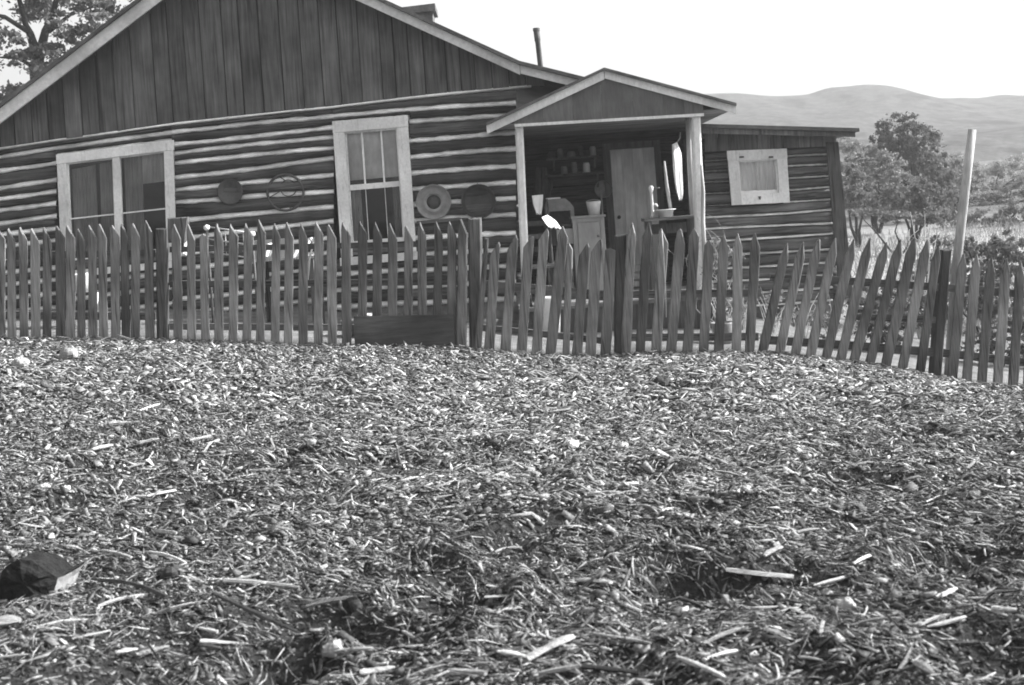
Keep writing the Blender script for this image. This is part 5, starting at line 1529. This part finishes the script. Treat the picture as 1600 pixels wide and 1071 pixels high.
# loose splinters, a few shared shapes
protos = []
for k in range(8):
    L_ = prr.uniform(.09, .17)
    vv, ff = stick_mesh((-L_ / 2, 0, 0), (L_ / 2, 0, 0), L_ * prr.uniform(.07, .15), L_ * prr.uniform(.05, .09), prr, 5, .08)
    me = bpy.data.meshes.new('wood_splinter')
    me.from_pydata([tuple(q) for q in vv], [], ff)
    me.materials.append(M['split']); me.update()
    protos.append(me)
cnt = 0
while cnt < 170:
    y = 2.7 + (prr.random() ** 1.3) * 6.5
    x = prr.uniform(-.52, .52) * y
    o = bpy.data.objects.new('wood_splinter', protos[cnt % 8])
    COL.objects.link(o)
    o.location = (x, y, gz(x, y) + .012)
    o.rotation_euler = (prr.uniform(-.3, .3), prr.uniform(-.18, .18), prr.gauss(0, .7) + (math.pi if prr.random() < .5 else 0))
    s = prr.uniform(.7, 1.4)
    o.scale = (s, s, s)
    tag(o, 'loose pale wood splinter lying in the chip litter', 'splinter', 'loose splinters in the chip litter')
    cnt += 1

# ------------------------------------------------------------------ the chip litter itself
def chip_pos(n, y0, y1):
    y = y0 + (y1 - y0) * rng.random(n * 2)
    half = .47 * y + 1.2
    x = (rng.random(n * 2) * 2 - 1) * (.47 * y1 + 1.2)
    ok = np.abs(x) < half
    m = vnoise(x * 1.1 + 40, y * 1.1) + .6 * vnoise(x * 3.1, y * 3.1 + 8)
    lo_ = np.interp(y, [3, 5, 7], [.38, .55, .85])
    dens = lo_ + (1 - lo_) * sstep(-.34, .12, m)
    dens *= np.interp(x / (y * .47), [-1.2, -.6, 0, 1.2], [.7, .8, 1, .95])  # chips thin out leftward, imitating the darker exposure on that side
    for hx_, hy_, r_, d_ in HOLLOWS:
        q = ((x - hx_) / (r_ * 1.3)) ** 2 + ((y - hy_) / r_) ** 2
        dens *= 1 - .78 * np.exp(-q * 1.3)
    ok &= rng.random(n * 2) < dens
    return x[ok], y[ok]

def chip_set(x, y, L_, W_, H_, rings, tone, tilt_s=.2, bend_s=.10):
    """loose pieces: rows of four corners along a bent axis, tapered and ragged"""
    n = len(x)
    al = vnoise(x * .5 + 7, y * .5 + 2) * 1.6
    th = np.where(rng.random(n) < .6, al + rng.normal(0, .5, n), rng.random(n) * math.pi * 2)
    z = ground_z(x, y)
    e = .03
    gx_ = (ground_z(x + e, y) - z) / e; gy_ = (ground_z(x, y + e) - z) / e
    tilt = rng.normal(0, tilt_s, n)
    d = np.stack([np.cos(th), np.sin(th), gx_ * np.cos(th) + gy_ * np.sin(th) + tilt], 1)
    d /= np.linalg.norm(d, axis=1)[:, None]
    nn = np.stack([-gx_, -gy_, np.ones(n)], 1) + rng.normal(0, .28, (n, 3))
    s_ = np.cross(nn, d); s_ /= np.linalg.norm(s_, axis=1)[:, None]
    u = np.cross(d, s_)
    c = np.stack([x, y, z + H_ * .5 + np.abs(tilt) * L_ * .3 + rng.random(n) * .010], 1)
    pos = [-.5, .5] if rings == 2 else [-.5, rng.uniform(-.2, .2, n), .5]
    V = np.zeros((n, rings * 4, 3)); T = np.zeros((n, rings * 4))
    for r_ in range(rings):
        tp = rng.uniform(.3, 1.1, n) if rings == 2 else (np.ones(n) if r_ == 1 else rng.uniform(.05, .95, n))
        cc = c + d * (L_ * pos[r_])[:, None] if rings == 3 else c + d * (L_ * (pos[r_] + rng.uniform(-.12, .12, n)))[:, None]
        if rings == 3 and r_ == 1:
            cc = cc + u * (rng.normal(0, bend_s, n) * L_)[:, None] + s_ * (rng.normal(0, .07, n) * L_)[:, None]
        for k, (i, j) in enumerate(((-1, -1), (1, -1), (1, 1), (-1, 1))):
            V[:, r_ * 4 + k] = (cc + s_ * (W_ / 2 * i * tp * rng.uniform(.6, 1.3, n))[:, None] + u * (H_ / 2 * j * tp * rng.uniform(.5, 1.3, n))[:, None]
                                + d * (L_ * rng.uniform(-.12, .12, n))[:, None])
            T[:, r_ * 4 + k] = tone * rng.uniform(.6, 1.25, n)
    qq = [(3, 2, 1, 0), tuple(rings * 4 - 4 + k for k in range(4))]
    for r_ in range(rings - 1):
        for k in (1, 2, 3):
            qq.append((r_ * 4 + k, r_ * 4 + (k + 1) % 4, r_ * 4 + 4 + (k + 1) % 4, r_ * 4 + 4 + k))
    Q = (np.arange(n)[:, None, None] * rings * 4 + np.array(qq)[None]).reshape(-1, 4)
    return V.reshape(-1, 3), Q, T.ravel()

def chips():
    VV, QQ, TT, off = [], [], [], 0
    def put(a):
        nonlocal off
        VV.append(a[0]); QQ.append(a[1] + off); TT.append(a[2]); off += len(a[0])
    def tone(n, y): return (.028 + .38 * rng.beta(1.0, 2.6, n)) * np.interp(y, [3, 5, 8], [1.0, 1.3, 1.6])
    for n, y0, y1, k in ((54000, 1.7, 4.4, .78), (60000, 4.4, 7.4, 1.0), (58000, 7.4, 10.55, 1.35)):     # flat flakes
        x, y = chip_pos(n, y0, y1); n = len(x)
        L_ = np.clip(np.exp(rng.normal(math.log(.017), .5, n)), .006, .06) * k
        W_ = L_ * rng.uniform(.25, .8, n); H_ = W_ * rng.uniform(.12, .35, n)
        put(chip_set(x, y, L_, W_, H_, 2, tone(n, y), .3))
    for n, y0, y1, k in ((18000, 1.7, 4.4, .84), (20000, 4.4, 7.4, 1.0), (22000, 7.4, 10.55, 1.25)):     # splinters
        x, y = chip_pos(n, y0, y1); n = len(x)
        L_ = np.clip(np.exp(rng.normal(math.log(.042), .55, n)), .018, .17) * k
        W_ = np.clip(L_ * rng.uniform(.06, .22, n), .0025, .014) * k; H_ = W_ * rng.uniform(.12, .4, n)
        put(chip_set(x, y, L_, W_, H_, 3, tone(n, y) * 1.1, .18))
    for n, y0, y1 in ((7000, 1.7, 4.4), (4000, 4.4, 7.0)):                                              # straw
        x, y = chip_pos(n, y0, y1); n = len(x)
        L_ = rng.uniform(.04, .13, n); W_ = rng.uniform(.0014, .0032, n)
        put(chip_set(x, y, L_, W_, W_ * .8, 3, rng.uniform(.12, .5, n), .15, .12))
    V = np.concatenate(VV); Q = np.concatenate(QQ); T = np.concatenate(TT)
    o = np_mesh('wood_chip_litter', V, Q, M['chip'])
    at = o.data.attributes.new('tone', 'FLOAT_COLOR', 'POINT')
    cl_ = np.ones((len(V), 4), np.float32); cl_[:, :3] = T[:, None]
    at.data.foreach_set('color', cl_.ravel())
    print('chip tris', len(Q) * 2)
    return o
litter = chips()

def crumbs():
    n0 = 190000
    y = 1.7 + 8.9 * rng.random(n0) ** 1.15
    x = (rng.random(n0) * 2 - 1) * (.47 * y + 1.2)
    m = vnoise(x * 1.6 + 11, y * 1.6 + 77) + .5 * vnoise(x * 4.2, y * 4.2 + 3)
    pr_ = .15 + .6 * sstep(-.1, .35, m)
    for hx_, hy_, r_, d_ in HOLLOWS:
        pr_ = np.maximum(pr_, np.exp(-((x - hx_) / (r_ * 1.6)) ** 2 - ((y - hy_) / (r_ * 1.2)) ** 2))
    ok = rng.random(n0) < pr_
    x, y = x[ok], y[ok]
    n = len(x)
    r_ = np.clip(np.exp(rng.normal(math.log(.0055), .45, n)), .0025, .013) * (1 + .5 * sstep(5, 9, y))
    c = np.stack([x, y, ground_z(x, y) + r_ * .3], 1)
    base = np.array([(1, 0, 0), (0, 1, 0), (-1, 0, 0), (0, -1, 0), (0, 0, .8), (0, 0, -.8)])
    th = rng.random(n) * 6.28
    V = base[None] * r_[:, None, None] * rng.uniform(.55, 1.35, (n, 6, 3))
    V += rng.normal(0, .18, (n, 6, 3)) * r_[:, None, None]
    ct, st_ = np.cos(th)[:, None], np.sin(th)[:, None]
    V = np.stack([V[:, :, 0] * ct - V[:, :, 1] * st_, V[:, :, 0] * st_ + V[:, :, 1] * ct, V[:, :, 2]], 2) + c[:, None, :]
    f = np.array([(0, 1, 4), (1, 2, 4), (2, 3, 4), (3, 0, 4), (1, 0, 5), (2, 1, 5), (3, 2, 5), (0, 3, 5)])
    o = np_mesh('soil_crumbs', V.reshape(-1, 3), (np.arange(n)[:, None, None] * 6 + f[None]).reshape(-1, 3), M['chip'])
    tone = np.where(rng.random(n) < .93, rng.uniform(.018, .07, n), rng.uniform(.1, .35, n))
    at = o.data.attributes.new('tone', 'FLOAT_COLOR', 'POINT')
    cl_ = np.ones((n, 6, 4), np.float32); cl_[:, :, :3] = tone[:, None, None]
    at.data.foreach_set('color', cl_.ravel())
    print('crumbs', n)
    return o
tag(crumbs(), 'dark crumbs of soil and bark between the wood chips', 'soil', kind='stuff')
tag(litter, 'litter of pale wood chips and splinters strewn over the dark farmyard soil', 'wood chips', kind='stuff')

# ------------------------------------------------------------------ haze in the valley air
hz_m = bpy.data.materials.new('haze_air')
hz_m.use_nodes = True
nt = hz_m.node_tree
nt.nodes.clear()
ho = nt.nodes.new('ShaderNodeOutputMaterial')
pv = nt.nodes.new('ShaderNodeVolumePrincipled')
pv.inputs['Color'].default_value = (.95, .95, .95, 1)
pv.inputs['Density'].default_value = .0017
pv.inputs['Anisotropy'].default_value = 0.2
nt.links.new(pv.outputs[0], ho.inputs['Volume'])
haze = MB().box((-760, -340, -8), (760, 470, 110)).build('haze', hz_m)
tag(haze, 'thin pale haze filling the valley air', 'haze', kind='stuff')
